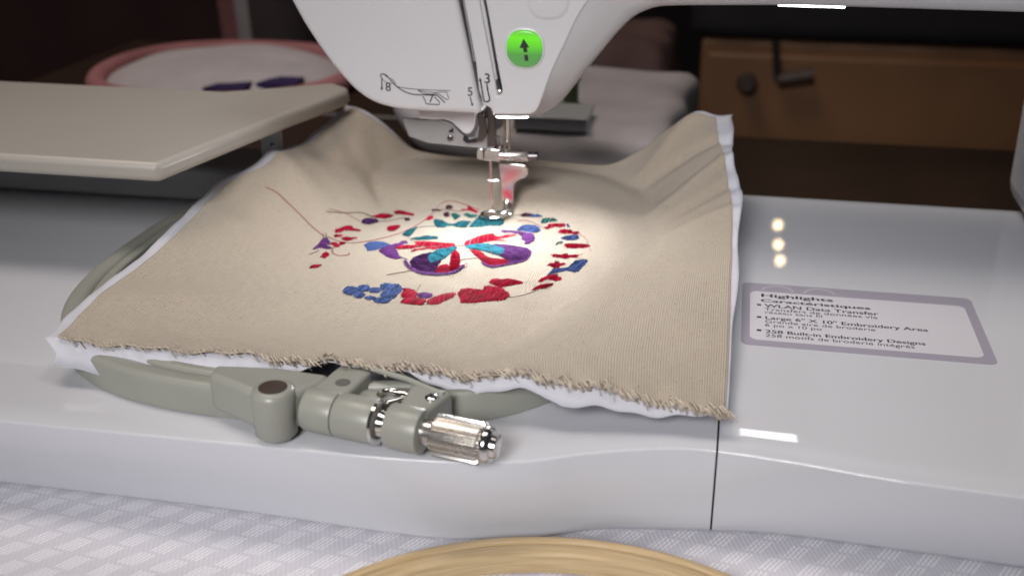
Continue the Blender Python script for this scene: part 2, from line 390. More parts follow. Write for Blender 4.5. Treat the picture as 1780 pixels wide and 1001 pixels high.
lathe('lever_hook', (PF(866, 160)[0]-.16, YF+.22, PF(866, 163)[1]), (PF(871, 160)[0]+.1, YF+.12, PF(872, 158)[1]), [(0, .04), (.06, .1), (.22, .11), (.3, .05)], M['steel'], mach, seg=16)
column = prism('column', [(22.5, YF+.3), (40, YF+.3), (40, YF+10.5), (22.5, YF+10.5)], 'z', -.01, PF(1391, -260, YF+1.2)[1], M['plastic'], mach, 1.2, 5)
# lit lens under the head and under the arm
led = prism('needle_light', [PF(857, 199, YF+.9), PF(924, 199, YF+.9), PF(916, 206.5, YF+.9), PF(864, 206, YF+.9)], 'y', YF+.9, YF+2.0, M['led'], mach, .04)
zl = PF(1391, 13, YF+1.6)[1]
box('arm_light', (PF(1352, 10, YF+1.6)[0], YF+1.6, zl), (PF(1470, 10, YF+1.6)[0], YF+2.6, zB+.05), M['led'], mach, .05)

# buttons
def superellipse(cx, cy, rx, ry, n=2.6, k=48, rot=0.):
    out = []
    for i in range(k):
        th = 2*math.pi*i/k; c, s = math.cos(th), math.sin(th)
        x = rx*abs(c)**(2/n)*math.copysign(1, c); y = ry*abs(s)**(2/n)*math.copysign(1, s)
        out.append((cx+x*math.cos(rot)-y*math.sin(rot), cy+x*math.sin(rot)+y*math.cos(rot)))
    return out
def dome(name, ring, y0, rise, mat, parent, **kw):
    ring = np.array(ring); c = ring.mean(0); V = []; lv = [(1, 0), (1, .35), (.96, .7), (.85, .88), (.6, .97), (.3, 1)]
    for s, h in lv:
        for p in ring: q = c+(p-c)*s; V.append((q[0], y0-rise*h, q[1]))
    V.append((c[0], y0-rise, c[1])); n = len(ring); Fc = []
    for i in range(len(lv)-1):
        for k in range(n): k2 = (k+1) % n; Fc.append((i*n+k, i*n+k2, (i+1)*n+k2, (i+1)*n+k))
    i = len(lv)-1
    for k in range(n): Fc.append((i*n+k, i*n+(k+1) % n, len(V)-1))
    return fixn(mesh(name, V, Fc, mat, parent, smooth=60, **kw))
bx, bz = PF(912, 85); gx_, gz_ = PF(945, 85)[0]-bx, bz-PF(912, 119)[1]
ring = superellipse(bx, bz, gx_*.96, gz_*.97, 2.35, 56)
rim = superellipse(bx, bz, gx_*1.07, gz_*1.07, 2.35, 56)
dome('button_rim', rim, YF+.05, .09, M['plastic'], mach)
btn = dome('start_button', ring, YF+.03, .13, M['green'], mach, label='lit green start button')
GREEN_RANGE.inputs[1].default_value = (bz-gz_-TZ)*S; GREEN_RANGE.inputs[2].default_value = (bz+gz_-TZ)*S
yb = YF-.112
def flat(name, pts, y, mat, parent, th=.006): return prism(name, [PF(*p) for p in pts], 'y', y-th, y, mat, parent, smooth=0)
flat('arrow_icon', [(911, 67), (921, 82), (916.5, 82), (918, 90), (911.5, 90.5), (910, 83), (904, 83)], yb+.01, M['ink'], btn, .03)
flat('dash_icon', [(912, 95), (918, 94.5), (919.5, 105), (913.5, 105.5)], yb+.01, M['ink'], btn, .03)
c2 = PF(953, -2); g2 = PF(991, -2)[0]-c2[0]; h2 = c2[1]-PF(953, 36)[1]
dome('button_rim', superellipse(*c2, g2*1.03, h2*1.03, 2.4, 56), YF+.05, .055, M['plastic'], mach)
dome('plain_button', superellipse(*c2, g2*.96, h2*.96, 2.4, 56), YF+.05, .085, M['plastic'], mach)

# printed threading guide
def ribbon_geo(pts, wd, off):
    pts = [np.array(PF(*p)) for p in pts]; V = []; Fc = []
    n = len(pts)
    for i, p in enumerate(pts):
        t_ = pts[min(n-1, i+1)]-pts[max(0, i-1)]; t_ = t_/(np.linalg.norm(t_)+1e-9); q = np.array([-t_[1], t_[0]])*wd/2
        V += [(p[0]+q[0], YF-.004, p[1]+q[1]), (p[0]-q[0], YF-.004, p[1]-q[1])]
    for i in range(n-1): Fc.append((off+2*i, off+2*i+1, off+2*i+3, off+2*i+2))
    return V, Fc
def z3(pts): return [(640+x/6.846, 110+y/6.846) for x, y in pts]
def printed(name, lines, polys=()):
    lines = [(a, b_*1.35, c) for a, b_, c in lines]
    V = []; Fc = []
    for pts, wd, sm in lines:
        q = z3(pts); q = smoothline(q, 40) if sm else q
        v, f = ribbon_geo(q, wd, len(V)); V += v; Fc += f
    for pl in polys:
        k = len(V); V += [(PF(*p)[0], YF-.004, PF(*p)[1]) for p in z3(pl)]; Fc.append(tuple(range(k, k+len(pl))))
    return mesh(name, V, Fc, M['ink'], mach, smooth=0)
printed('printed_threading_diagram', [
    ([(200, 150), (240, 175), (300, 245), (350, 280), (430, 298), (600, 315), (780, 322), (980, 330)], .022, 1),
    ([(150, 165), (148, 140), (175, 130), (215, 145), (265, 200), (320, 262), (400, 322), (480, 358), (560, 376), (700, 380), (810, 385), (850, 410), (915, 475)], .036, 1),
    ([(150, 160), (180, 200), (220, 230), (285, 246)], .018, 1), ([(270, 180), (300, 205), (330, 255)], .02, 1),
    ([(595, 325), (620, 343), (660, 360), (740, 372), (830, 367), (880, 400), (930, 435)], .026, 1),
    ([(930, 435), (952, 430), (956, 410), (935, 345), (870, 345), (780, 352), (680, 340), (597, 323)], .022, 0),
    ([(650, 398), (672, 430), (690, 485), (770, 492), (845, 495), (850, 465), (790, 405)], .034, 0),
    ([(163, 175), (163, 300)], .036, 0), ([(1213, 402), (1238, 495)], .034, 0)],
    [[(145, 292), (180, 292), (162, 330)], [(1220, 488), (1252, 482), (1243, 516)]])
printed('printed_needle_guide', [([(1412, 252), (1428, 350), (1445, 420), (1440, 445), (1418, 460), (1395, 457), (1376, 435), (1355, 320), (1336, 205)], .042, 1)],
        [[(1313, 218), (1352, 210), (1330, 172)]])
RX = (math.pi/2, 0, 0)
for s, (x, y), sz in (('8', (205, 330), .5), ('7', (718, 465), .46), ('5', (1178, 388), .5), ('3', (1378, 238), .56)):
    q = PF(*z3([(x, y)])[0]); text('printed_number', s, (q[0], YF-.006, q[1]), sz, M['ink'], mach, RX, 1.0, .004)

# needle mechanism ------------------------------------------------------
YN = 4.55
def PN(px, py, y=YN): p = P(px, py, y=y); return np.array([p[0], y, p[2]])
def PNp(pts, y=YN): return [(PN(*p, y)[0], PN(*p, y)[2]) for p in pts]
prism('threader_lever', PNp([(728, 190), (830, 190), (827, 205), (824, 222), (819, 231), (812, 234), (804, 231), (795, 222), (785, 213), (772, 208), (752, 209), (728, 207)], 3.7), 'y', 3.7, 4.0, M['plastic'], mach, .06, 3)
tp = prism('threader_plate', PNp([(700, 205), (740, 208), (757, 203), (772, 207), (788, 215), (800, 228), (812, 240), (826, 236), (831, 216), (836, 205), (848, 205), (848, 258), (800, 253), (745, 248), (712, 236)], 4.25), 'y', 4.1, 4.4, M['greyplate'], mach, .05)
prism('plate_notch', PNp([(780, 228), (788, 222), (788, 231), (780, 230)], 4.08), 'y', 4.06, 4.1, M['black'], tp)
q = PN(783, 240, 4.1); lathe('plate_screw', q, q+np.array([0, -1, 0]), [(0, .14), (.08, .14), (.1, .11)], M['darksteel'], tp, seg=6)
prism('threader_hook', PNp([(806, 236), (816, 243), (828, 240), (829, 247), (812, 249), (805, 244)], 4.0), 'y', 3.95, 4.05, M['black'], tp)
prism('threader_arm', PNp([(828, 196), (842, 196), (846, 232), (843, 240), (838, 247), (829, 246), (831, 236), (833, 222)], 3.95), 'y', 3.9, 4.3, M['darksteel'], mach, .04)
tube('needle_bar', [PN(852, 150), PN(853, 200), PN(855, 262)], .155, M['darksteel'], mach, 20)
tube('presser_bar', [PN(880, 150, 5.1), PN(881, 200, 5.1), PN(882, 264, 5.1)], .15, M['steel'], mach, 24)
tube('thread_guide', [PN(862, 240, 4.3), PN(866, 236, 4.2), PN(871, 240, 4.2), PN(873, 249, 4.2), PN(868, 255, 4.2), PN(861, 256, 4.3)], .035, M['steel'], mach, 8)
prism('needle_bar_guide', PNp([(844, 182), (853, 182), (860, 204), (862, 258), (846, 258), (843, 215)], 4.2), 'y', 4.22, 4.5, M['darksteel'], mach, .04)
nc = prism('needle_clamp', PNp([(842, 258), (870, 260), (870, 282), (842, 279)], 4.1), 'y', 4.05, 4.75, M['steel'], mach, .05)
prism('clamp_block', PNp([(829, 258), (840.5, 258), (840.5, 279), (829, 276)], 4.15), 'y', 4.1, 4.7, M['steel'], nc, .04)
a, b_ = PN(869, 270, 4.25), PN(919, 272, 4.25); L_ = np.linalg.norm(b_-a)
lathe('clamp_screw', a, b_, [(0, .2), (.02, .23), (L_-.04, .23), (L_, .2)], M['nickel'], nc, 28)
a, b_ = PN(919, 272, 4.25), PN(936, 272, 4.25); L_ = np.linalg.norm(b_-a)
lathe('screw_nut', a, b_, [(0, .12), (.01, .19), (L_-.04, .19), (L_, .15)], M['darksteel'], nc, 16)
ft = prism('foot_shank', PNp([(867, 283), (905, 285), (914, 287), (918, 292), (918, 303), (912, 310), (899, 314), (894, 320), (892.5, 331), (892, 352), (886, 357), (873, 356), (872, 330), (870, 312)], 4.55), 'y', 4.5, 4.72, M['steel'], mach, .05)
q0 = PN(867, 315, 4.4); q1 = PN(847, 314, 4.4); L_ = np.linalg.norm(q1-q0)
lathe('foot_pin', q0, q1, [(0, .1), (.25, .1), (.27, .07), (L_-.04, .07), (L_-.03, .1), (L_, .09)], M['steel'], ft, 16)
tube('foot_leg', [PN(881, 350, 4.65), PN(882, 359, 4.5), PN(882, 367, 4.2), np.array([.35, 4.0, .62])], [.2, .2, .19, .16], M['steel'], ft, 14)
q = P(857, 374, z=.55); cx_, cy_ = q[0], q[1]
rp = [(cx_+.5*math.cos(a_), cy_+.42*math.sin(a_), .56) for a_ in np.linspace(0, 2*math.pi, 37)]
tube('foot_ring', rp, .085, M['steel'], ft, 10)
tube('ring_arm', [(cx_+.42, cy_, .58), (cx_+.62, cy_+.0, .64), (cx_+.8, cy_+.05, .6)], .09, M['steel'], ft, 10)
tube('needle', [PN(852.5, 278, 4.5), PN(853.5, 315, 4.5), PN(856.5, 370, 4.5), np.array([cx_, cy_, .3])], [.055, .05, .035, .02], M['steel'], mach, 12)
tube('needle_thread', [PN(851, 282, 4.35), PN(852, 315, 4.33), PN(854, 345, 4.38), np.array([cx_, cy_-.06, .5])], .016, TH['pink'], mach, 6, label='red thread running down to the needle')

# embroidery arm over the left of the bed (blurred in the photo)
M['armtop'] = varied('warm_tinted_grey_plastic', (.43, .40, .36), .02, 8, .4, 0)  # warm light reflected on the arm is put into this base colour
def AZ(px, py, z): return P(px, py, z=z)
zt = 4.6
tp_ = [AZ(389, 158, zt), AZ(500, 150, zt), AZ(580, 143, zt), AZ(607, 152, zt), AZ(604, 158, zt), AZ(500, 196, zt), AZ(389, 240, zt)]
d1 = (tp_[6]-tp_[5]); d1 /= np.linalg.norm(d1)
poly = [(p[0], p[1]) for p in tp_] + [tuple((tp_[6]+d1*4)[:2]), tuple((tp_[6]+d1*4+np.array([-20, 0, 0]))[:2]), tuple((tp_[0]+np.array([-20, 0, 0]))[:2])]
ca = prism('carriage_arm', poly, 'z', zt-.75, zt, M['armtop'], mach, .25, 4)
pb = P(475, 262, z=2.6)
V, Fc = prism_geo([(pb[0]-.55, 1.2), (pb[0]+.4, 1.2), (pb[0]+.4, 4.0), (pb[0]-.55, 4.0)], 'y', pb[1]-.1, pb[1]+.25)
br = fixn(mesh('carriage_bracket', V, Fc, M['greyplate'], mach)); bevel(br, .05)
lathe('bracket_screw', (pb[0]+.0, pb[1]-.1, 2.9), (pb[0], pb[1]-.3, 2.9), [(0, .1), (.05, .09), (.06, .03)], M['darksteel'], br, seg=16)
q = P(389, 268, z=2.0); q2 = P(462, 270, z=2.0)
prism('carriage_rail', [(q[0]-14, q[1]-2.2), (q2[0]-.1, q2[1]-2.2), (q2[0]-.1, q2[1]+1.2), (q[0]-14, q[1]+1.5)], 'z', .3, 2.0, M['greyplate'], mach, .3, 4)

# sticker -----------------------------------------------------------------
zs = .012
s0 = P(1289, 490, z=zs); s1 = P(1289, 598, z=zs)
sx0 = (s0[0]+s1[0])/2; sy1 = s0[1]; sy0 = s1[1]
def rrect(x0, y0, x1, y1, r, k=8):
    out = []
    for cx, cy, a0 in ((x1-r, y1-r, 0), (x0+r, y1-r, 90), (x0+r, y0+r, 180), (x1-r, y0+r, 270)):
        for i in range(k+1): a_ = math.radians(a0+90*i/k); out.append((cx+r*math.cos(a_), cy+r*math.sin(a_)))
    return out
sx1 = sx0+8.4
stk = prism('feature_sticker', rrect(sx0, sy0, sx1, sy1, .3), 'z', .002, zs, M['sticker'], mach, smooth=0, label='lilac and white feature list sticker')
l0 = P(1304, 505, z=.016); l1 = P(1304, 589, z=.016)
prism('white_field', rrect(l0[0], l1[1], sx1-.35, l0[1], .3), 'z', zs, .017, M['label'], stk, smooth=0)
q = P(1352, 507, z=.02)
V = []; Fc = []
for i in range(17):
    a_ = math.pi*(.04+.92*i/16)
    for rr_ in (.52, .62): V.append((q[0]+rr_*math.cos(a_), q[1]+.02+rr_*math.sin(a_)*.95, .0135))
    if i: Fc.append((2*i-2, 2*i-1, 2*i+1, 2*i))
mesh('ring_print', V, Fc, M['labelline'], stk, smooth=0)
V2 = [(v[0]+1.55, v[1], v[2]) for v in V]; mesh('ring_print', V2, Fc, M['labelline'], stk, smooth=0)
for s, px, top, base, bold, sxx in (
        ('Highlights', 1321, 510, 515.3, .010, 1.6), ('Caractéristiques', 1321, 519.2, 524, .010, 1.6),
        ('WLAN Data Transfer', 1328.7, 528, 533.3, .004, 1.12), ('Transfert de données via', 1328.7, 534.5, 539.2, 0, 1.12), ('réseau sans fil', 1329, 540, 544.4, 0, 1.12),
        ('Large 6" X 10" Embroidery Area', 1329, 549, 554.2, .004, 1.12), ('Grande aire de broderie', 1329, 555.6, 560.4, 0, 1.12), ('6 po x 10 po', 1329, 561.8, 566.6, 0, 1.12),
        ('258 Built-in Embroidery Designs', 1330, 572.5, 577.8, .004, 1.12), ('258 motifs de broderie intégrés', 1330, 579.5, 584.6, 0, 1.12)):
    a = P(px, base, z=.018); h = P(px, top, z=.018)[1]-a[1]
    text('printed_line', s, a, h/.70, M['ink'], stk, (0, 0, 0), sxx, 0)
    for k_ in range(2 if bold > .006 else (1 if bold else 0)):       # heavier print: the same line again, a hair to the right
        text('printed_line', s, (a[0]+.014*(k_+1), a[1]+.003*k_, a[2]+.0008*(k_+1)), h/.70, M['ink'], stk, (0, 0, 0), sxx, 0)
for py in (529.2, 550.6, 573.4):
    a = P(1315.5, py, z=.018); prism('bullet_mark', [(a[0], a[1]-.07), (a[0]+.16, a[1]-.07), (a[0]+.16, a[1]+.07), (a[0], a[1]+.07)], 'z', .0175, .019, M['ink'], stk, smooth=0)

# ------------------------------------------------------------------ canvas as a smooth sheet through control points
def tps(src, dst, lam=1e-4):
    n = len(src); d = np.linalg.norm(src[:, None]-src[None], axis=2); K = np.where(d > 0, d*d*np.log(d+1e-12), 0)
    Pm = np.c_[np.ones(n), src]; A_ = np.zeros((n+3, n+3)); A_[:n, :n] = K+lam*np.eye(n); A_[:n, n:] = Pm; A_[n:, :n] = Pm.T
    W = np.linalg.solve(A_, np.r_[dst, np.zeros((3, dst.shape[1]))])
    def f(q):
        d = np.linalg.norm(q[:, None]-src[None], axis=2); K = np.where(d > 0, d*d*np.log(d+1e-12), 0)
        return K@W[:n]+np.c_[np.ones(len(q)), q]@W[n:]
    return f
FX0, FX1, FY0, FY1 = -10.6, 10.4, -12.6, 10.2
ctl = []                                     # (u, v) cloth coordinates in cm -> xyz
def c_(u, v, p): ctl.append((u, v, *p))
for x in (-5.5, -3, 0, 3, 5):                # flat in the hoop
    for y in (-8.5, -5.5, -2.5, .5, 3.5, 5.6):
        c_(x, y, (x, y, .35+(.12 if y < -8 else 0)))
for x in (-7, -3.5, 0, 3.2): c_(x, -10.8, (x, -10.8, .95))
c_(6.7, -2.5, (6.7, -2.5, 1.1)); c_(6.7, -7, (6.6, -7, 1.1)); c_(6.6, 3, (6.6, 3, 1.35)); c_(5.4, -10.3, (5.4, -10.3, 1.3))
c_(-8.2, -3, (-8.2, -3, .9)); c_(-8.3, -8, (-8.3, -8, 1.1)); c_(-7.6, 1, (-7.5, 1, 1.0)); c_(-6.4, 5, (-6.2, 5, 1.2))
# back edge
for px, py, u in ((610, 191, -10.6), (655, 211, -8.6), (700, 244, -6.7), (745, 266, -4.8), (800, 272, -3.3), (850, 274, -2.1), (930, 280, 0), (1000, 284, 1.7), (1060, 285, 3.2), (1110, 262, 4.6), (1150, 232, 6.6), (1195, 209, 8.6), (1245, 204, 10.4)):
    p = P(px, py, y=10.2-.25*abs(u)/10); c_(u, FY1, p)
# right edge
for px, py, v, z in ((1250, 235, 7.8, 3.55), (1263, 295, 3.9, 2.95), (1273, 370, 0, 2.15), (1272, 430, -3, 1.65), (1269, 520, -6.6, 1.2), (1266, 620, -9.9, .95), (1262, 716, -12.6, .75)):
    c_(FX1, v, P(px, py, z=z))
# left edge
for px, py, v, z in ((540, 243, 6.6, 2.75), (455, 289, 2.6, 2.75), (389, 322, .4, 2.3)): c_(FX0, v, P(px, py, z=z))
for v, z, x in ((-3, 1.9, -10.9), (-7, 1.6, -11), (-10.5, 1.5, -11), (-12.6, 1.5, -10.7)): c_(FX0, v, (x, v, z))
# front edge
for px, py, u, z in ((389, 611, -5.6, 1.5), (500, 623, -3.7, 1.55), (600, 630, -1.8, 1.55), (720, 644, .5, 1.5), (820, 654, 2.2, 1.45), (900, 648, 3.6, 1.6), (960, 660, 4.8, 1.5), (1080, 684, 7, 1.15), (1180, 703, 8.8, .9)):
    c_(u, FY0, P(px, py, z=z))
ctl = np.array(ctl); warp = tps(ctl[:, :2], ctl[:, 2:], 2e-2)
# folds: a ridge (or trough) that runs from a to b and fades at both ends
folds = [((5.6, 2.2), (10.9, 5.4), .42, .28), ((5.8, 1.0), (10.9, 2.9), .5, -.20), ((5.8, -.3), (11, .4), .5, .20), ((6, -2.6), (11, -2.4), .8, -.12), ((6, -5), (10, -9), .9, .12),
         ((2.8, 6.4), (10.5, 7.6), .5, -.26), ((4, 7), (9.5, 10.5), .6, .3),
         ((-6.2, 1.8), (-10.8, 4.0), .6, .26), ((-5.6, 3.6), (-10.6, 6.6), .75, -.18), ((-4.8, 5.2), (-9.8, 9.6), .8, .20), ((-3.2, 6.4), (-6.5, 10.4), .9, -.12),
         ((-6.8, -1), (-10.8, -.2), .6, -.14), ((-1, 6.6), (0, 10), .8, .08), ((-6, -6), (-10, -9), .8, .12), ((-2, -8), (1, -12.4), .9, .08)]
def cloth_xyz(uv):
    q = warp(uv); z = np.zeros(len(uv))
    for a, b_, wd, am in folds:
        a = np.array(a); b_ = np.array(b_); d = b_-a; L2 = d@d; t_ = ((uv-a)@d)/L2; perp = np.abs((uv-a)[:, 0]*d[1]-(uv-a)[:, 1]*d[0])/math.sqrt(L2)
        env = np.clip(t_*1.4, 0, 1)*np.clip((1.35-t_)*2.5, 0, 1); env = env*env*(3-2*env)
        z += am*env*np.exp(-(perp/wd)**2)*(.6+.4*np.clip(t_, 0, 1))
    u, v = uv[:, 0], uv[:, 1]
    # pucker of the stitched cloth, small unevenness elsewhere
    z += .018*np.sin(u*2.1+1.3*np.sin(v*1.7))*np.sin(v*2.3+u*.6)+.02*np.sin(u*.9-v*1.2)
    fe = np.clip((v-FY0)/1.2, 0, 1); z += (1-fe)*(.07*np.sin(u*2.2)+.05*np.sin(u*5.1+1))
    z = np.where((np.abs(u) < 7) & (v < 6) & (v > -10), np.maximum(z, -.1), z)
    q[:, 2] += z
    # the sheet rests on the hoop and never sinks into it or the bed
    s = (np.abs((q[:, 0]+3.3)/10.35)**2.7+np.abs((q[:, 1]+3)/11.2)**2.7)**(1/2.7)
    li = np.clip((s-.66)/.25, 0, 1); lo = np.clip((1.5-s)/.46, 0, 1)
    lift = (li*li*(3-2*li))*(lo*lo*(3-2*lo)); k_ = .30+.98*lift
    d_ = q[:, 2]-k_; q[:, 2] = k_+.5*(d_+np.sqrt(d_*d_+.015))-.03*(1-lift)
    return q
nu, nv = 250, 270
U, Vv = np.meshgrid(np.linspace(FX0, FX1, nu), np.linspace(FY0, FY1, nv)); uv = np.c_[U.ravel(), Vv.ravel()]
Q = cloth_xyz(uv)
Fg = [(j*nu+i, j*nu+i+1, (j+1)*nu+i+1, (j+1)*nu+i) for j in range(nv-1) for i in range(nu-1)]
canvas = thing('embroidered_canvas', 'natural cream canvas with half finished red, blue and purple wreath and butterfly embroidery', 'fabric', (0, 0, .35))
BASE['embroidered_canvas'] = np.array([0, 0, .35])
sheet = mesh('canvas_sheet', Q, Fg, M['canvas'], canvas, smooth=180, uvs=uv)
so = sheet.modifiers.new('Solidify', 'SOLIDIFY'); so.thickness = .05*S; so.offset = -1
bvh = BVHTree.FromPolygons([Vector(q) for q in Q], Fg)
def on_cloth(px, py):
    h = bvh.ray_cast(Vector(CAM), Vector(ray(px, py)).normalized())
    return np.array(h[0]) if h[0] else P(px, py, z=.4)
def hz(x, y):
    h = bvh.ray_cast(Vector((x, y, 20)), Vector((0, 0, -1))); return h[0][2] if h[0] else .4

# stabilizer ---------------------------------------------------------------
SU0, SU1, SV0, SV1 = -11.05, 10.9, -13.0, 10.75
nu2, nv2 = 120, 130
U2, V2_ = np.meshgrid(np.linspace(SU0, SU1, nu2), np.linspace(SV0, SV1, nv2)); uv2 = np.c_[U2.ravel(), V2_.ravel()]
inn = np.c_[np.clip(uv2[:, 0], FX0+.05, FX1-.05), np.clip(uv2[:, 1], FY0+.05, FY1-.05)]
Q0 = cloth_xyz(inn)
fext = np.interp(uv2[:, 0], [-11, -5.6, -4, -3, .3, 1, 3.4, 4.4, 5.2, 8.6, 10.2, 11], [.8, 1.1, .7, .02, .02, .35, .45, .4, .7, .25, .05, .0])
uv2[:, 1] = np.where(uv2[:, 1] > FY1, FY1+(uv2[:, 1]-FY1)*np.interp(uv2[:, 0], [-11, -8, -5, 4, 7, 9, 11], [.8, .8, .25, .12, .2, .6, 1.3]), uv2[:, 1])
uv2[:, 0] = np.where(uv2[:, 0] > FX1, FX1+(uv2[:, 0]-FX1)*np.interp(uv2[:, 1], [-13, -11, -6, 0, 6, 11], [.05, .15, .35, .6, 1.0, 1.4]), uv2[:, 0])
uv2[:, 1] = np.where(uv2[:, 1] < FY0, FY0+(uv2[:, 1]-FY0)/.4*fext, uv2[:, 1])
inn2 = np.c_[inn[:, 0]*.985, inn[:, 1]*.985]; Q1 = cloth_xyz(inn2)
dist = np.linalg.norm(uv2-inn, axis=1)[:, None]; dirn = (Q0-Q1); dirn /= np.linalg.norm(dirn, axis=1)[:, None]
dirn = dirn*.55+np.c_[uv2-inn, np.zeros(len(uv2))]/(dist+1e-6)*.6
dirn = np.where((uv2[:, 1] < FY0)[:, None], np.c_[.25*(uv2[:, 0]-inn[:, 0]), -.5+0*uv2[:, 0], -.75+0*uv2[:, 0]], dirn)
Q2 = Q0+dirn*dist; Q2[:, 2] -= .11
Q2[:, 2] += 0 + .03*np.sin(uv2[:, 1]*1.7+uv2[:, 0])*np.clip(dist[:, 0]*4, 0, 1)
Q2[:, 0] += .12*np.sin(uv2[:, 1]*.9)*np.clip(dist[:, 0]*2, 0, 1)*(uv2[:, 0] > 9)
Q2[:, 2] = np.maximum(Q2[:, 2], .03)
Fg2 = [(j*nu2+i, j*nu2+i+1, (j+1)*nu2+i+1, (j+1)*nu2+i) for j in range(nv2-1) for i in range(nu2-1)]
stab = mesh('stabilizer_sheet', Q2, Fg2, M['stab'], None, smooth=180, loc=(0, 0, .3))
so = stab.modifiers.new('Solidify', 'SOLIDIFY'); so.thickness = .03*S; so.offset = -1
tag(stab, 'thin white stabilizer sheet showing around the edges of the cream canvas', 'stabilizer')

# frayed front edge -----------------------------------------------------------
V = []; Fc = []
def add_t(path, r, seg=4):
    v, f = tube_geo(path, r, seg, len(V)); V.extend(v); Fc.extend(f)
u = FX0+.2
while u < FX1+.02:
    q = cloth_xyz(np.array([[u, FY0+.12], [u+.22, FY0-.02+0*u]]))
    a, b_ = q; b_ = b_+rng.normal(0, .035, 3); thick = (.034 if -4.6 < u else .016)*(.7+.6*rng.random())
    j = rng.normal(0, .045, 3); k_ = (.09 if u > -4.6 else .03)*(.6+.8*rng.random())
    add_t([a+[0, 0, .03], (a+b_)/2+np.array([0, -.05, k_])+j, b_+np.array([.02, -.11, .0])+j, b_+np.array([.10, -.06, -.06])+j*1.5], [thick*.6, thick, thick, thick*.5])
    if u > -4.6 and rng.random() < .8:
        e_ = b_+np.array([rng.normal(0, .12), -.08-rng.random()*.16, rng.normal(-.05, .07)])
        add_t([a, (a+e_)/2+rng.normal(0, .04, 3)+[0, 0, .03], e_, e_+rng.normal(0, .06, 3)], [.014, .012, .010, .007], 3)
    u += (.045+.05*rng.random()) if u > -4.6 else .12
for k in range(160):   # loose tuft at the right corner
    a = cloth_xyz(np.array([[FX1-.9*rng.random()**1.3, FY0+.03]]))[0]; e_ = a+np.array([rng.normal(0, .13), -.12-rng.random()*.16, -.02-rng.random()*.12])
    add_t([a, (a+e_)/2+rng.normal(0, .05, 3), e_], [.014, .012, .006], 3)
mesh('frayed_edge', V, Fc, M['fray'], canvas, smooth=180, kind='stuff')
V = []; Fc = []        # a few loops pulled out along the hem
for u in (5.6, 5.9, 6.3, 8.4, 8.8, 9.1, 9.5, 9.9):
    a = cloth_xyz(np.array([[u, FY0+.05], [u+.25, FY0+.06]]))
    add_t([a[0], a[0]+[.02, -.14, .02], (a[0]+a[1])/2+[0, -.22, .0], a[1]+[.02, -.12, .02], a[1]], [.02]*5, 4)
mesh('pulled_loops', V, Fc, M['fray'], canvas, smooth=180, kind='stuff')

# embroidery -------------------------------------------------------------------
Z4 = lambda pts: [(520+x/6.257, 340+y/6.257) for x, y in pts]
Z5 = lambda pts: [(780+x/6.257, 340+y/6.257) for x, y in pts]
Z6 = lambda pts: [(580+x/5.235, 440+y/5.235) for x, y in pts]
def ell(cx, cy, rx, ry, n=18, rot=0.): return [(cx+rx*math.cos(a)*math.cos(rot)-ry*math.sin(a)*math.sin(rot), cy+rx*math.cos(a)*math.sin(rot)+ry*math.sin(a)*math.cos(rot)) for a in np.linspace(0, 2*math.pi, n, endpoint=False)]
def stitch_patch(name, pxpoly, colour, ang=60, gap=.056, maxlen=9., raise_=.045, lift=0., jit=.022, label=None):
    W = np.array([on_cloth(*p)[:2] for p in pxpoly])
    th = math.radians(ang); d = np.array([math.cos(th), math.sin(th)]); nrm = np.array([-d[1], d[0]])
    s = W@d; h = W@nrm; V = []; Fc = []; UV = []; n = len(W)
    y = h.min()+gap*.5; row = 0
    while y < h.max():
        xs = []
        for i in range(n):
            y0, y1 = h[i], h[(i+1) % n]
            if (y0 <= y) != (y1 <= y): xs.append(s[i]+(y-y0)/(y1-y0)*(s[(i+1) % n]-s[i]))
        xs.sort()
        for a, b_ in zip(xs[::2], xs[1::2]):
            a -= abs(rng.normal(0, jit)); b_ += abs(rng.normal(0, jit))
            if b_-a < .03: continue
            cuts = [a]; x = a+maxlen*((row*.37) % 1) if maxlen < 5 else b_
            while x < b_-.08:
                if x > a+.08: cuts.append(x)
                x += maxlen*(1+rng.normal(0, .06))
            cuts.append(b_)
            for c0, c1 in zip(cuts[:-1], cuts[1:]):
                L_ = c1-c0; m_ = max(2, min(6, int(L_/.35)+2)); k0 = len(V)
                yy = y+rng.normal(0, gap*.12); wd = gap*.5; tone = rng.random()
                for i in range(m_+1):
                    f = i/m_; x = c0+L_*f; e_ = math.sin(math.pi*min(max(f, .0), 1))**.35 if 0 < f < 1 else 0
                    hgt = lift+.008+raise_*e_*min(1, .45+L_*.8)
                    ctr = d*x+nrm*yy; z = hz(*ctr)
                    for off, hh in ((-wd, -.012), (0, gap*.6), (wd, -.012)):
                        p = ctr+nrm*off; V.append((p[0], p[1], z+hgt+hh)); UV.append((tone*(.75+.25*e_)+(.12 if hh > 0 else -.12), f))  # shading put into the colour: stitch crowns lighter, edges and ends darker
                for i in range(m_):
                    b0 = k0+i*3; Fc += [(b0, b0+1, b0+4, b0+3), (b0+1, b0+2, b0+5, b0+4)]
        y += gap; row += 1
    if not V: return None
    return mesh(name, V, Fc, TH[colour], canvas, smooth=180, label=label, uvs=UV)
def band(pts, wd):
    """px polyline -> closed px polygon of given px width"""
    p = smoothline(pts, 24); t_ = np.gradient(p, axis=0); t_ /= np.linalg.norm(t_, axis=1)[:, None]; nn = np.c_[-t_[:, 1], t_[:, 0]]*wd/2
    nn[:, 1] *= .7
    return [tuple(q) for q in p+nn]+[tuple(q) for q in (p-nn)[::-1]]
R = 'red'
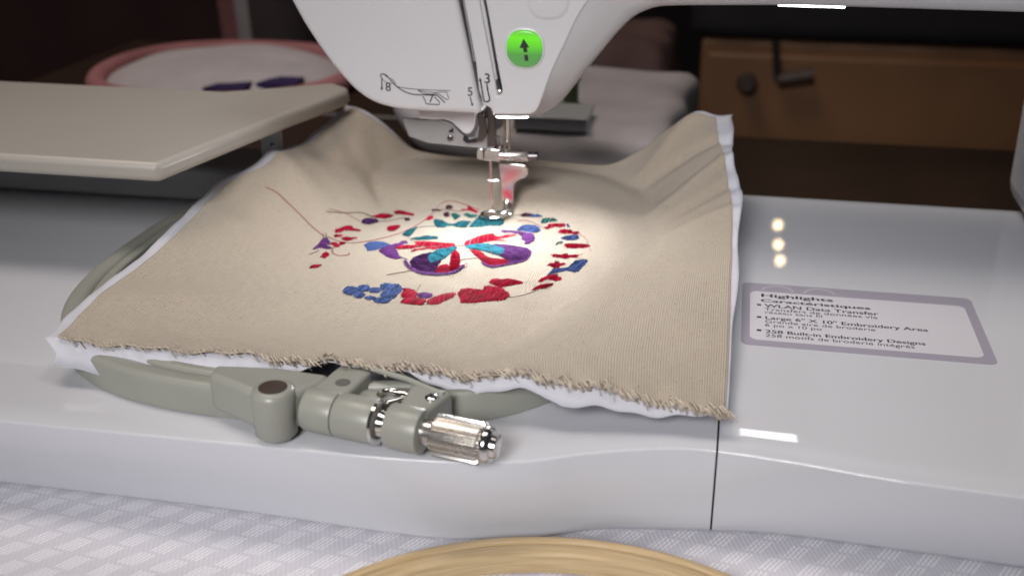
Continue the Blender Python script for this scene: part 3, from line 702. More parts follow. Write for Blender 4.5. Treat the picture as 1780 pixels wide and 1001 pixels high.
for nm, pl, c, ang, kw in [
    ('embroidered_petal', Z4([(388, 395), (400, 375), (480, 355), (515, 335), (575, 335), (590, 360), (665, 378), (660, 392), (580, 384), (530, 380), (480, 395), (410, 412)]), R, 70, {}),
    ('embroidered_petal', Z4([(375, 440), (395, 428), (480, 433), (450, 450), (395, 457)]), R, 80, {}),
    ('embroidered_petal', Z4([(465, 480), (470, 462), (530, 455), (560, 462), (630, 460), (570, 485), (520, 497)]), R, 80, {}),
    ('embroidered_petal', Z4([(335, 530), (350, 518), (405, 515), (410, 530), (440, 545), (430, 562), (390, 558), (370, 540)]), R, 60, {}),
    ('embroidered_petal', Z4([(435, 525), (460, 510), (505, 515), (490, 532), (450, 540)]), R, 60, {}),
    ('embroidered_leaf', Z4([(150, 590), (215, 530), (255, 475), (305, 470), (330, 510), (335, 535), (285, 543), (350, 568), (345, 582), (290, 585), (250, 568), (200, 575)]), 'purple', 20, dict(gap=.056)),
    ('embroidered_petal', Z4([(245, 675), (255, 640), (290, 620), (325, 635), (315, 655), (280, 685)]), R, 10, {}),
    ('embroidered_petal', Z4([(110, 790), (140, 765), (190, 757), (248, 757), (215, 780), (160, 790)]), R, 80, {}),
    ('embroidered_berry', Z4([(678, 285), (700, 262), (760, 250), (830, 258), (868, 283), (830, 302), (760, 316), (700, 308)]), 'plum', 80, {}),
    ('embroidered_petal', Z4([(790, 230), (840, 220), (890, 203), (970, 203), (1025, 222), (1000, 238), (940, 253), (890, 248), (840, 243)]), R, 75, {}),
    ('embroidered_petal', Z4([(1030, 182), (1070, 167), (1130, 172), (1190, 190), (1250, 208), (1240, 222), (1180, 212), (1110, 206), (1050, 202)]), R, 75, {}),
    ('embroidered_dot', Z4(ell(1175, 262, 27, 14)), 'wine', 75, {}),
    ('embroidered_petal', Z4([(955, 365), (975, 345), (1030, 332), (1100, 330), (1075, 360), (1035, 388), (980, 387)]), R, 60, {}),
    ('embroidered_petal', Z4([(1388, 266), (1400, 235), (1450, 232), (1445, 255), (1410, 270)]), R, 60, {}),
    ('embroidered_stem', Z4([(1440, 158), (1530, 160), (1535, 170), (1445, 168)]), 'wine', 80, {}),
    ('embroidered_dot', Z4(ell(1627, 131, 42, 21)), 'wine', 80, {}),
    ('embroidered_dot', Z4([(1575, 200), (1595, 185), (1630, 188), (1625, 230), (1600, 238), (1580, 220)]), 'wine', 50, {}),
    ('embroidered_stem', Z5([(205, 120), (230, 128), (320, 180), (300, 190), (230, 165), (130, 168), (130, 158), (210, 152)]), R, 70, {}),
    ('embroidered_leaf', Z5([(28, 205), (65, 196), (125, 225), (105, 245), (70, 268)]), 'green', 60, {}),
    ('embroidered_leaf', Z5([(160, 215), (200, 196), (245, 213), (315, 215), (290, 240), (230, 246)]), 'green', 70, {}),
    ('embroidered_leaf', Z4([(1462, 290), (1480, 262), (1550, 275), (1610, 305), (1665, 318), (1710, 305)])+Z5([(105, 290), (165, 279), (245, 290), (190, 352), (100, 347), (40, 328)])+Z4([(1630, 328), (1580, 350), (1500, 348), (1475, 315)]), 'teal', 75, dict(gap=.056)),
    ('embroidered_leaf', Z5([(215, 348), (270, 290), (330, 225), (390, 222), (420, 250), (560, 262), (602, 268), (597, 310), (560, 335), (440, 330), (330, 346)]), 'teal', 80, dict(gap=.056, maxlen=.6)),
    ('embroidered_leaf', Z4([(1125, 430), (1160, 395), (1210, 370), (1275, 350), (1245, 400), (1195, 450), (1150, 440)]), 'teal', 20, {}),
    ('embroidered_leaf', Z4([(1215, 478), (1260, 462), (1330, 455), (1380, 442), (1510, 453), (1500, 475), (1400, 480), (1310, 486)]), 'teal', 70, {}),
    ('embroidered_leaf', Z4([(708, 545), (745, 520), (830, 506), (920, 512), (1000, 540), (950, 560), (870, 585), (800, 600), (745, 602), (740, 575)]), 'blue', 50, dict(gap=.056)),
    ('embroidered_wing_tip', Z4([(868, 602), (930, 565), (1010, 545), (1080, 525), (1110, 505), (1170, 495), (1172, 520), (1100, 545), (1040, 575), (1065, 620), (1075, 650), (1110, 682), (1060, 695), (1000, 682), (950, 665), (910, 630)]), 'purple', 35, dict(gap=.056)),
    ('embroidered_wing', Z4([(1040, 572), (1100, 550), (1180, 545), (1265, 545), (1295, 532), (1250, 508), (1330, 502), (1420, 507), (1530, 517), (1680, 525), (1695, 545), (1600, 548), (1500, 550), (1420, 560), (1340, 555), (1220, 578), (1080, 586)]), R, 85, {}),
    ('embroidered_wing', Z4([(1220, 608), (1260, 590), (1360, 572), (1480, 565), (1600, 550), (1695, 548), (1600, 572), (1480, 588), (1400, 582), (1290, 597), (1230, 618)]), R, 85, {}),
    ('embroidered_wing', Z4([(1208, 720), (1240, 680), (1330, 645), (1440, 624), (1410, 680), (1440, 738), (1545, 705), (1505, 770), (1485, 850), (1400, 852), (1330, 838), (1260, 818), (1225, 780)]), 'plum', -30, dict(maxlen=.55)),
    ('embroidered_wing', Z4([(1400, 690), (1440, 640), (1500, 600), (1600, 583), (1690, 563), (1722, 575), (1640, 640), (1560, 700), (1480, 725), (1430, 742)]), 'cyan', -30, dict(maxlen=.45, lift=.02)),
    ('embroidered_wing', Z4([(1480, 840), (1490, 800), (1540, 765), (1600, 753), (1640, 778), (1650, 690), (1665, 630), (1700, 598), (1740, 640), (1747, 700), (1737, 772), (1775, 765), (1760, 800), (1700, 830), (1600, 850), (1540, 855)]), R, 10, {}),
    ('embroidered_rim', band(Z4([(1150, 715), (1195, 785), (1260, 822), (1340, 850), (1450, 862), (1550, 862), (1650, 850), (1700, 838), (1755, 808), (1790, 765)]), 5.5), 'purple', 80, dict(gap=.05, lift=.02)),
    ('embroidered_leaf', Z5([(735, 380), (780, 345), (850, 325), (930, 328), (975, 350), (992, 392), (960, 408), (880, 402), (800, 388)]), 'blue', 60, dict(gap=.056, maxlen=.5)),
    ('embroidered_wing_tip', Z5([(556, 392), (600, 382), (680, 386), (760, 395), (840, 410), (900, 418), (938, 465), (925, 500), (880, 532), (815, 533), (840, 503), (790, 480), (800, 450), (760, 422), (680, 405), (600, 407)]), 'purple', 60, dict(gap=.056)),
    ('embroidered_wing', Z5([(165, 530), (175, 505), (250, 475), (330, 445), (400, 425), (485, 411), (500, 440), (550, 453), (620, 430), (730, 424), (735, 435), (640, 457), (560, 470), (510, 476), (560, 482), (632, 495), (620, 504), (540, 497), (450, 497), (400, 507), (330, 527), (250, 542), (185, 550)]), R, 100, {}),
    ('embroidered_wing', Z5([(440, 545), (520, 538), (620, 543), (700, 550), (770, 563), (840, 572), (882, 600), (885, 640), (840, 690), (760, 720), (720, 745), (650, 747), (635, 700), (590, 680), (560, 655), (600, 612), (590, 588), (500, 560)]), 'purple', 20, dict(maxlen=.5)),
    ('embroidered_wing', Z5([(185, 570), (200, 555), (260, 545), (340, 538), (430, 538), (500, 558), (602, 590), (592, 630), (560, 657), (490, 640), (400, 612), (300, 592), (230, 582)]), 'cyan', 20, dict(maxlen=.45, lift=.02)),
    ('embroidered_wing', Z5([(235, 600), (290, 600), (340, 610), (400, 660), (470, 690), (560, 695), (640, 700), (648, 740), (560, 770), (480, 777), (430, 765), (370, 720), (300, 660)]), R, 40, {}),
    ('embroidered_rim', band(Z5([(362, 738), (430, 775), (500, 780), (580, 770), (660, 750), (740, 737), (820, 712), (870, 672), (888, 620)]), 4), 'purple', 80, dict(gap=.05, lift=.02)),
    ('embroidered_leaf', Z5([(775, 215), (830, 192), (880, 203), (900, 210), (880, 232), (800, 234)]), 'wine', 80, {}),
    ('embroidered_leaf', Z5([(880, 205), (960, 212), (1022, 225), (1010, 236), (880, 233)]), 'blue', 80, {}),
    ('embroidered_leaf', Z5([(1000, 290), (1020, 258), (1080, 249), (1150, 258), (1190, 280), (1110, 285), (1060, 302), (1010, 304)]), 'green', 75, {}),
    ('embroidered_petal', Z5([(1038, 355), (1055, 345), (1085, 345), (1075, 325), (1110, 312), (1180, 306), (1260, 312), (1265, 340), (1200, 349), (1150, 341), (1100, 365), (1060, 368)]), R, 75, {}),
    ('embroidered_leaf', Z5([(1278, 320), (1300, 316), (1312, 345), (1290, 342)]), 'blue', 60, {}),
    ('embroidered_petal', Z5([(1188, 400), (1200, 378), (1260, 372), (1330, 382), (1342, 400), (1400, 396), (1422, 412), (1380, 427), (1320, 417), (1270, 421), (1215, 417)]), R, 75, {}),
    ('embroidered_leaf', Z5([(1213, 468), (1270, 445), (1340, 434), (1400, 438), (1418, 470), (1370, 492), (1290, 489)]), 'blue', 75, dict(gap=.056)),
    ('embroidered_leaf', Z5([(1160, 547), (1180, 515), (1230, 504), (1245, 515), (1200, 532)]), 'green', 50, {}),
    ('embroidered_petal', Z5([(1253, 548), (1275, 524), (1400, 527), (1500, 534), (1537, 555), (1500, 571), (1400, 577), (1290, 574)]), R, 80, {}),
    ('embroidered_petal', Z5([(1113, 650), (1150, 643), (1220, 650), (1280, 630), (1300, 653), (1360, 650), (1417, 655), (1390, 677), (1320, 674), (1280, 692), (1220, 680), (1130, 670)]), R, 75, {}),
    ('embroidered_petal', Z5([(1068, 760), (1100, 740), (1150, 743), (1155, 718), (1195, 723), (1200, 743), (1250, 736), (1272, 750), (1210, 767), (1195, 787), (1150, 790), (1110, 772)]), R, 70, {}),
    ('embroidered_leaf', Z5([(1500, 703), (1507, 725), (1460, 775), (1410, 832), (1360, 832), (1280, 817), (1200, 837), (1120, 860), (1068, 882), (1130, 808), (1200, 798), (1290, 788), (1340, 758), (1370, 718), (1430, 708)]), 'blue', 50, dict(gap=.058, maxlen=.6)),
    ('embroidered_petal', Z5([(973, 938), (1000, 910), (1070, 888), (1110, 868), (1192, 860), (1170, 885), (1220, 893), (1227, 915), (1170, 937), (1130, 922), (1080, 914), (1010, 942)]), R, 60, {}),
    ('embroidered_petal', Z5([(880, 1035), (970, 1001), (1030, 975), (1090, 963), (1142, 963), (1110, 987), (1040, 1012), (975, 1022)]), R, 60, {}),
    ('embroidered_flower', Z6([(1413, 268), (1440, 245), (1490, 236), (1540, 248), (1590, 236), (1650, 248), (1722, 268), (1717, 280), (1640, 292), (1580, 302), (1520, 317), (1460, 292)]), R, 65, dict(gap=.056)),
    ('embroidered_flower', Z6([(1128, 370), (1160, 335), (1220, 324), (1290, 333), (1360, 340), (1365, 310), (1420, 303), (1480, 311), (1530, 320), (1562, 350), (1592, 365), (1597, 400), (1560, 427), (1480, 437), (1400, 441), (1280, 454), (1155, 452), (1150, 410)]), R, 70, dict(maxlen=.55)),
    ('embroidered_flower', Z6([(610, 380), (640, 350), (623, 325), (690, 326), (740, 348), (762, 385), (745, 407), (690, 411), (620, 402)]), R, 70, {}),
    ('embroidered_flower', Z6([(608, 450), (640, 417), (700, 409), (780, 415), (837, 430), (842, 442), (810, 474), (720, 470), (650, 462)]), R, 70, {}),
    ('embroidered_flower', Z6([(845, 440), (870, 420), (920, 400), (1000, 374), (1080, 363), (1112, 370), (1090, 402), (1010, 437), (950, 467), (880, 470), (845, 460)]), R, 100, {}),
    ('embroidered_berry', Z6(ell(832, 389, 70, 26)), 'purple', 80, dict(gap=.058)),
]:
    stitch_patch(nm, pl, c, ang, **kw)
for cx, cy, rx, ry in ((155, 347, 68, 38), (270, 325, 60, 29), (235, 386, 48, 26), (380, 341, 57, 23), (485, 311, 64, 29), (500, 382, 74, 40), (562, 332, 58, 46), (335, 412, 52, 14), (440, 433, 76, 25)):
    stitch_patch('embroidered_berry', Z6(ell(cx, cy, rx, ry)), 'blue', 75, gap=.06, maxlen=.5, jit=.03)
def tail(pts, r=.013, c='pink', lift=.03, sm=True):
    p = smoothline(pts, max(12, len(pts)*6)) if sm else pts
    tube('loose_thread', [on_cloth(*q)+[0, 0, lift] for q in p], r, TH[c], canvas, 5, smooth=180)
tail([(461, 326), (480, 335), (500, 353), (520, 372), (545, 397), (562, 410)], .015)
tail([(570, 412), (588, 420), (610, 423), (640, 420), (690, 408), (725, 392), (745, 378), (757, 366), (768, 354), (785, 350), (810, 357), (835, 366)], .014)
tail([(568, 369), (600, 371), (630, 371), (648, 379)], .016, 'dark'); tail([(573, 364), (598, 371), (625, 385)], .010)
tail([(658, 386), (680, 384), (700, 380), (708, 381)], .012, 'dark'); tail([(580, 430), (578, 438), (585, 444), (600, 445), (607, 443), (606, 440)], .015)
tail([(672, 479), (695, 475), (718, 471)], .015, 'dark'); tail([(722, 397), (740, 395), (757, 394)], .010, 'teal')
tail([(713, 415), (716, 420)], .012, 'teal'); tail([(900, 385), (915, 384), (935, 392), (947, 397)], .014)
tail([(1007, 408), (1016, 414), (1022, 421), (1020, 425)], .013); tail([(1024, 431), (1027, 437)], .013); tail([(885, 518), (905, 515), (925, 509), (938, 503)], .014, 'dark')
tail([(848, 423), (853, 436), (856, 448), (855, 454)], .012, 'dark', .09); tail([(790, 429), (800, 428), (812, 428)], .013, 'dark'); tail([(798, 453), (815, 451), (835, 449)], .014, 'dark')
tail([(804, 462), (811, 459), (812, 463), (806, 466)], .012); tail([(537, 443), (547, 440), (555, 436)], .013, 'dark'); tail([(562, 408), (563, 419)], .013, 'purple'); tail([(567, 406), (567, 418)], .013, 'purple')
tail([(695, 447), (708, 452)], .014, 'purple'); tail([(904, 428), (907, 422)], .012, 'purple'); tail([(732, 495), (727, 502), (724, 508)], .009, 'dark'); tail([(762, 366), (780, 366), (800, 369)], .012, 'dark')
tail([(893, 375), (905, 375)], .01, 'dark'); tail([(1003, 445), (1015, 442)], .009, 'dark'); tail([(925, 350+7), (930, 357)], .001)

# ------------------------------------------------------------------ grey hoop with clamp screw
hc = np.array([-3.3, -3.0]); NEX = 2.7
def ring_curve(a, b_, n=160):
    th = np.linspace(0, 2*math.pi, n, endpoint=False); c, s = np.cos(th), np.sin(th)
    return np.c_[hc[0]+a*np.sign(c)*np.abs(c)**(2/NEX), hc[1]+b_*np.sign(s)*np.abs(s)**(2/NEX)]
def frame_ring(name, a, b_, wd, z0, z1, mat, parent, rnd=.14):
    out = ring_curve(a, b_); inn = ring_curve(a-wd, b_-wd); V = []; n = len(out)
    prof = [(0, z0), (0, z1-rnd), (.12, z1-rnd*.3), (.28, z1), (.72, z1), (.88, z1-rnd*.3), (1, z1-rnd), (1, z0)]
    for i in range(n):
        for f, z in prof: p = out[i]*(1-f)+inn[i]*f; V.append((p[0], p[1], z))
    k = len(prof); Fc = [(i*k+j, i*k+(j+1) % k, ((i+1) % n)*k+(j+1) % k, ((i+1) % n)*k+j) for i in range(n) for j in range(k)]
    return fixn(mesh(name, V, Fc, mat, parent, smooth=50))
hoop = thing('embroidery_hoop', 'grey plastic embroidery hoop with clamp screw, under the cream canvas', 'embroidery hoop', (-1.8, -3, 0))
frame_ring('outer_frame', 10.2, 11.0, .72, .03, 1.05, M['grey'], hoop)
frame_ring('inner_frame', 9.43, 10.23, .40, .12, 1.08, M['grey'], hoop, .08)

za = .78
A0 = P(512, 704, z=za); A1 = P(862, 776, z=za); dv = (A1-A0)/np.linalg.norm(A1-A0); LT = np.linalg.norm(A1-A0)
def T(px):      # distance along the screw axis at a photo column
    best = None
    for k in range(2001):
        q = A0+dv*LT*(k/2000*1.1-.05); r_ = q-CAM; xx = 890+F*(r_@rt)/(r_@fw)
        if best is None or abs(xx-px) < best[0]: best = (abs(xx-px), LT*(k/2000*1.1-.05))
    return best[1]
perp = np.array([-dv[1], dv[0], 0])
# corner boss with the round brown insert
pc = P(474, 672, z=1.62)
boss_top = 1.6
lathe('corner_boss', (pc[0], pc[1], .04), (pc[0], pc[1], 2), [(0, .52), (.12, .62), (1.35, .66), (1.5, .60), (1.56, .50)], M['grey'], hoop, seg=40)
lathe('round_insert', (pc[0], pc[1], 1.5), (pc[0], pc[1], 2), [(0, .42), (.115, .42), (.12, .38)], M['magnet'], hoop, seg=32)
# flared wall from the boss back into the frame
b0 = (pc[0]-1.6, pc[1]+.55)
prism('boss_web', [(pc[0]-2.3, pc[1]+.62), (pc[0]-.55, pc[1]-.2), (pc[0]+.55, pc[1]-.12), (pc[0]+1.15, pc[1]+.75), (pc[0]+1.3, pc[1]+1.35), (pc[0]-.5, pc[1]+1.5), (pc[0]-2.4, pc[1]+1.3)], 'z', .25, 1.5, M['grey'], hoop, .22, 5)
lathe('clamp_stud', A0+dv*(T(509)-.1), A1, [(0, .2), (.15, .2), (.16, .13), (.30, .13), (.31, .23), (.42, .27), (.52, .27), (.60, .2)], M['steel'], hoop, seg=28)
def seg_cyl(name, x0, x1, r0, mat, rr=.07, zoff=0):
    t0, t1 = T(x0), T(x1); L_ = t1-t0
    return lathe(name, A0+dv*t0+[0, 0, zoff], A1+[0, 0, zoff], [(0, r0-rr), (rr*.3, r0-rr*.3), (rr, r0), (L_-rr, r0), (L_-rr*.3, r0-rr*.3), (L_, r0-rr)], mat, hoop, seg=44)
seg_cyl('hinge_barrel', 537, 590, .66, M['grey'])
seg_cyl('hinge_barrel', 591, 656, .66, M['grey'], .05)
t0 = T(654); lathe('end_ring', A0+dv*t0, A1, [(0, .6), (.03, .65), (.12, .65), (.16, .58), (.17, .40), (.34, .34), (.40, .2)], M['steel'], hoop, seg=44)
lathe('clamp_bolt', A0+dv*T(600), A1, [(0, .16), (T(750)-T(600), .16)], M['steel'], hoop, seg=24)
t0 = T(668); lathe('bolt_washer', A0+dv*t0, A1, [(0, .18), (.02, .27), (.12, .30), (.2, .27), (.22, .18)], M['steel'], hoop, seg=28)
seg_cyl('clamp_lug', 679, 737, .66, M['grey'])
# blocks that carry the barrels back to the frame
def block(name, x0, x1, depth, z0, z1, w0=.0, near=.1, mat=None, bv=.14):
    a = A0+dv*T(x0); c = A0+dv*T(x1)
    pts = [a+perp*near, c+perp*near, c+perp*depth+dv*w0, a+perp*depth-dv*w0]
    return prism(name, [(p[0], p[1]) for p in pts], 'z', z0, z1, mat or M['grey'], hoop, bv, 4)
block('hinge_plate', 541, 600, 1.75, .2, 1.42, .0, .05)
block('hinge_web', 600, 660, 1.75, .2, .95, .0, .7)
block('lug_plate', 690, 737, 1.5, .2, 1.40, .25, .05)
q = A0+dv*T(577)+perp*.72; lathe('sunk_hole', (q[0], q[1], 1.425), (q[0], q[1], 2), [(-.3, .20), (0, .23), (.006, .23), (.007, .02)], M['greydark'], hoop, seg=28)  # disc in a darker grey stands for the shade inside the hole
q = A0+dv*T(590)+perp*1.9; q2 = A0+dv*T(742)+perp*1.15
tube('rear_lip', [(q[0]-.9, q[1]+.1, 1.38), (q[0]-.2, q[1]+.02, 1.42), ((q[0]+q2[0])/2, (q[1]+q2[1])/2+.1, 1.42), (q2[0], q2[1]+.05, 1.38)], .09, M['grey'], hoop, 10)
# cam hardware: hooked polished pieces
q = A0+dv*T(655)+perp*.9
arc = [q+np.array([dv[0]*.34*math.cos(a_), dv[1]*.34*math.cos(a_), 0])+np.array([0, 0, .42])+perp*.30*math.sin(a_) for a_ in np.linspace(-.6, math.pi+.3, 16)]
tube('cam_hook', arc, [.07]*5+[.09]*11, M['steel'], hoop, 12)
tube('cam_link', [q+dv*.1+[0, 0, .5], q+dv*.45+perp*.05+[0, 0, .52], q+dv*.8+[0, 0, .38], q+dv*.78-perp*.35+[0, 0, .2], A0+dv*T(672)+[0, 0, .2]], [.09, .11, .13, .12, .1], M['steel'], hoop, 12)
lathe('cam_pin', q+dv*.1-perp*.45+[0, 0, .40], q+dv*.72+perp*.25+[0, 0, .42], [(0, .05), (.03, .11), (.65, .12), (.8, .09), (.84, .03)], M['steel'], hoop, seg=20)
q = P(750, 689, z=1.45); sc_ = lathe('lug_screw', (q[0], q[1], 1.36), (q[0], q[1], 2), [(0, .2), (.08, .2), (.12, .15), (.13, .03)], M['steel'], hoop, seg=24)
for a_ in (.5, .5+math.pi/2):
    d = np.array([math.cos(a_), math.sin(a_)])*.12; n_ = np.array([-d[1], d[0]])*.28
    prism('cross_slot', [tuple(q[:2]+d+n_), tuple(q[:2]-d+n_), tuple(q[:2]-d-n_), tuple(q[:2]+d-n_)], 'z', 1.488, 1.495, M['black'], sc_, smooth=0)
# knob
t0 = T(731); t1 = T(757); t2 = T(842); t3 = T(866)
kn = lathe('screw_neck', A0+dv*t0, A1, [(0, .36), (.02, .38), (t1-t0, .38)], M['nickel'], hoop, seg=36)
L_ = t2-t1
lathe('knurled_knob', A0+dv*t1, A1, [(0, .40), (.0, .54, 1), (.05, .585, 1), (L_-.08, .585, 1), (L_-.02, .55, 1), (L_, .50)], M['nickel'], hoop, seg=104, ribr=.036, smooth=15)
L3 = t3-t2
lathe('knob_cap', A0+dv*t2, A1, [(0, .5), (.05, .53), (.16, .52), (.26, .44), (.27, .36), (.40, .34), (.44, .28)], M['steel'], hoop, seg=44)

# ------------------------------------------------------------------ wooden hoop in front
m = new_mat('pale_bamboo', (.50, .36, .19), .45, spec=.35); N, L, b = nodes(m)
uvn = N.new('ShaderNodeUVMap'); uvn.uv_map = 'cloth'; mp = N.new('ShaderNodeMapping'); mp.inputs['Scale'].default_value = (.5, 14, 1); L.new(uvn.outputs[0], mp.inputs[0])
t_ = N.new('ShaderNodeTexNoise'); t_.inputs['Scale'].default_value = 1.1; t_.inputs['Detail'].default_value = 6; L.new(mp.outputs[0], t_.inputs['Vector'])
r = ramp(m, t_.outputs['Fac'], [(.25, (.42, .29, .145)), (.5, (.54, .40, .225)), (.75, (.65, .51, .32))]); L.new(r.outputs[0], b.inputs['Base Color'])
bump(m, t_.outputs['Fac'], .25, .0004); M['wood'] = m
wt = P(950, 930, z=-2.5); RO = 8.9
# orientation: centre straight below the apex in the picture
dirc = CAM[:2]-wt[:2]; dirc /= np.linalg.norm(dirc); wc = wt[:2]+dirc*RO
wood = thing('wooden_hoop', 'round pale wooden hoop lying on the tablecloth in front of the machine', 'embroidery hoop', (wc[0], wc[1], TZ))
def wring(name, r0, r1, z0, z1, n=220):
    V = []; UVs = []; prof = [(r1, z0), (r1, z1-.08), (r1-.03, z1-.02), (r1-.09, z1), (r0+.09, z1), (r0+.03, z1-.02), (r0, z1-.08), (r0, z0)]
    k = len(prof); cum = np.r_[0, np.cumsum([math.dist(prof[i], prof[i+1]) for i in range(k-1)])]
    for i in range(n+1):
        a_ = 2*math.pi*i/n
        for (r_, z_), cc in zip(prof, cum): V.append((wc[0]+r_*math.cos(a_), wc[1]+r_*math.sin(a_), z_)); UVs.append((a_*r_, cc))
    Fc = [(i*k+j, i*k+(j+1) % k, (i+1)*k+(j+1) % k, (i+1)*k+j) for i in range(n) for j in range(k)]
    return fixn(mesh(name, V, Fc, M['wood'], wood, smooth=50, uvs=UVs))
wring('outer_ring', RO-.31, RO, TZ+.03, -2.5)
wring('inner_ring', RO-.86, RO-.335, TZ+.03, -2.53)
a_ = math.radians(20); d = np.array([math.cos(a_), math.sin(a_)]); q = wc+d*(RO+.3)
lathe('brass_screw', (*(q-np.array([-d[1], d[0]])*1.0), -2.65), (*(q+np.array([-d[1], d[0]])*1.0), -2.65), [(0, .3), (.4, .3), (.41, .12), (2, .12)], M['nickel'], wood, seg=24)

# ------------------------------------------------------------------ blurred things behind
M['greycloth'] = varied('grey_white_cloth', (.42, .39, .40), .12, 25, .8, .5, 60)
def soft_box(name, lo, hi, mat, r=.8, amp=.3, parent=None, n=14, rot=0., **kw):
    """rounded, slightly rumpled block of cloth"""
    lo = np.array(lo, float); hi = np.array(hi, float); c = (lo+hi)/2; h = (hi-lo)/2; bm = bmesh.new(); bmesh.ops.create_cube(bm, size=2)
    bmesh.ops.subdivide_edges(bm, edges=bm.edges, cuts=n, use_grid_fill=True); V = []
    ca, sa = math.cos(rot), math.sin(rot)
    for v in bm.verts:
        p = np.array(v.co)*h; q = np.clip(p, -(h-r), h-r); d = p-q; L_ = np.linalg.norm(d); p = q+(d/L_*r if L_ > 1e-6 else 0)
        p = p+amp*np.array([math.sin(p[1]*.9+p[2]), math.sin(p[0]*.8+p[2]*1.2), .6*math.sin(p[0]*.55+1)*math.sin(p[1]*.7)])*.5
        p = np.array([p[0]*ca-p[1]*sa, p[0]*sa+p[1]*ca, p[2]]); V.append(p+c)
    Fc = [[v.index for v in f.verts] for f in bm.faces]; bm.free()
    V = np.array(V); V[:, 2] = np.maximum(V[:, 2], lo[2]); return mesh(name, V, Fc, mat, parent, smooth=180, **kw)
TT = TZ-.25
# white wrapped bundle behind the needle
p0 = P(900, 274, y=22); p1 = P(1075, 285, y=22)
o = soft_box('cloth_bundle', (-3.2, 18.6, TT), (6.9, 37, .35), M['greycloth'], 1.1, .45, rot=-.06, loc=(2, 28, TT)); tag(o, 'folded grey white cloth bundle behind the needle', 'cloth')
o = soft_box('cloth_stack', (-11, 24, TT), (-3.6, 34, 1.6), M['greycloth'], 2.6, .5, loc=(-6, 30, TT)); tag(o, 'rounded pale cloth roll behind the left of the machine head', 'cloth')
m = new_mat('clear_acrylic', (.75, .77, .77), .12, spec=.7); nodes(m)[2].inputs['Transmission Weight'].default_value = .35; nodes(m)[2].inputs['Transmission Weight'].default_value = 0; nodes(m)[2].inputs['Base Color'].default_value = (.42, .43, .43, 1); M['acrylic'] = m
q = P(954, 208, z=.95); 
ac = thing('acrylic_box', 'small clear plastic box lying on the grey bundle behind the head', 'box', (q[0], q[1], .3))
V, Fc = prism_geo([(q[0]-2, .3), (q[0]+2.1, .3), (q[0]+2.1, .95), (q[0]-2, .95)], 'y', q[1], q[1]+3.2); bevel(fixn(mesh('case', V, Fc, M['acrylic'], ac)), .08)
V, Fc = prism_geo([(q[0]-2.05, .95), (q[0]+2.15, .95), (q[0]+2.15, 1.1), (q[0]-2.05, 1.1)], 'y', q[1]-.08, q[1]+3.3); bevel(fixn(mesh('lid', V, Fc, M['acrylic'], ac)), .05)
M['leafgreen'] = new_mat('muted_green', (.07, .10, .04), .6)
q = P(992, 178, z=.5); o = lathe('thread_spool', (q[0], q[1], .3), (q[0], q[1], 3), [(0, .6), (.15, .6), (.2, .45), (1.5, .45), (1.55, .6), (1.7, .6)], M['leafgreen'], None, loc=(q[0], q[1], .3)); tag(o, 'small green spool of thread beside the clear plastic box', 'thread spool')

M['shelfdark'] = varied('near_black_cloth', (.012, .010, .013), .2, 10, .8, .2, 60)
# cabinet of brown wood on the right, dark shelf above
M['dimbrown'] = varied('dark_brown_fitting', (.05, .032, .025), .1, 20, .6, 0)
m = new_mat('brown_cabinet_wood', (.10, .045, .018), .5); N, L, b = nodes(m)
t_ = noise_tex(m, 3.5, 5); r = ramp(m, t_.outputs['Fac'], [(.3, (.13, .058, .024)), (.7, (.24, .12, .055))]); L.new(r.outputs[0], b.inputs['Base Color']); M['cabinet'] = m
cx0 = P(1206, 300, y=95)[0]; ztop_ = P(1300, 72, y=95)[2]
cab = thing('wooden_cabinet', 'brown wooden cabinet in the dim room at upper right', 'cabinet', (cx0+35, 110, -78))
box('cabinet_body', (cx0, 95.5, -78), (cx0+75, 130, ztop_), M['cabinet'], cab, .4)
box('cabinet_door', (cx0+.8, 94.6, -70), (cx0+37, 95.5, ztop_-1.5), M['cabinet'], cab, .3)
box('cabinet_door', (cx0+37.8, 94.6, -70), (cx0+74, 95.5, ztop_-1.5), M['cabinet'], cab, .3)
q = P(1298, 138, y=94.6); lathe('door_knob', q, q+np.array([0, -1, 0]), [(0, .9), (.6, .8), (1.2, 1.1), (2.0, 1.2), (2.6, .9)], M['dimbrown'], cab, seg=24)
q = P(1348, 70, y=93); q2 = P(1352, 140, y=93); q3 = P(1391, 134, y=93)
tube('door_rail', [q, q2], .45, M['black'], cab, 10)
tube('door_rail', [q2, q2+(q3-q2)*1.6], [.7, .9], M['dimbrown'], cab, 10)
# things standing on the cabinet or behind it
M['shelfdark'] = varied('near_black_cloth', (.012, .010, .013), .2, 10, .8, .2, 60)
o = soft_box('storage_box', (cx0-1.5, 94.8, ztop_), (cx0+40, 125, ztop_+16), M['shelfdark'], 1.5, .3, loc=(cx0+20, 110, ztop_)); tag(o, 'black box on top of the brown cabinet', 'box')
M['dimpink'] = varied('dim_rose_cloth', (.085, .045, .040), .25, 12, .8, .3, 60)
a = P(1060, 130, y=75); o = soft_box('upholstered_chair', (P(985, 100, y=75)[0], 72, -78), (P(1170, 100, y=75)[0], 90, P(1060, 66, y=75)[2]), M['dimpink'], 2.5, .8, loc=(a[0], 80, -78)); tag(o, 'dim rose upholstered chair in the dark behind the arm of the machine', 'chair')
for px, hh, c_l in ((1122, 42, 'grey'), (1225, 46, 'grey')):
    a = P(px, hh, y=120); o = prism('pale_post', [(a[0]-.8, 119), (a[0]+.9, 119), (a[0]+.9, 121), (a[0]-.8, 121)], 'z', a[2]-.2, a[2]+9, varied('dim_post', (.10, .09, .10), .1, 20, .6, 0), None, .2, loc=(a[0], 120, a[2])) if False else None

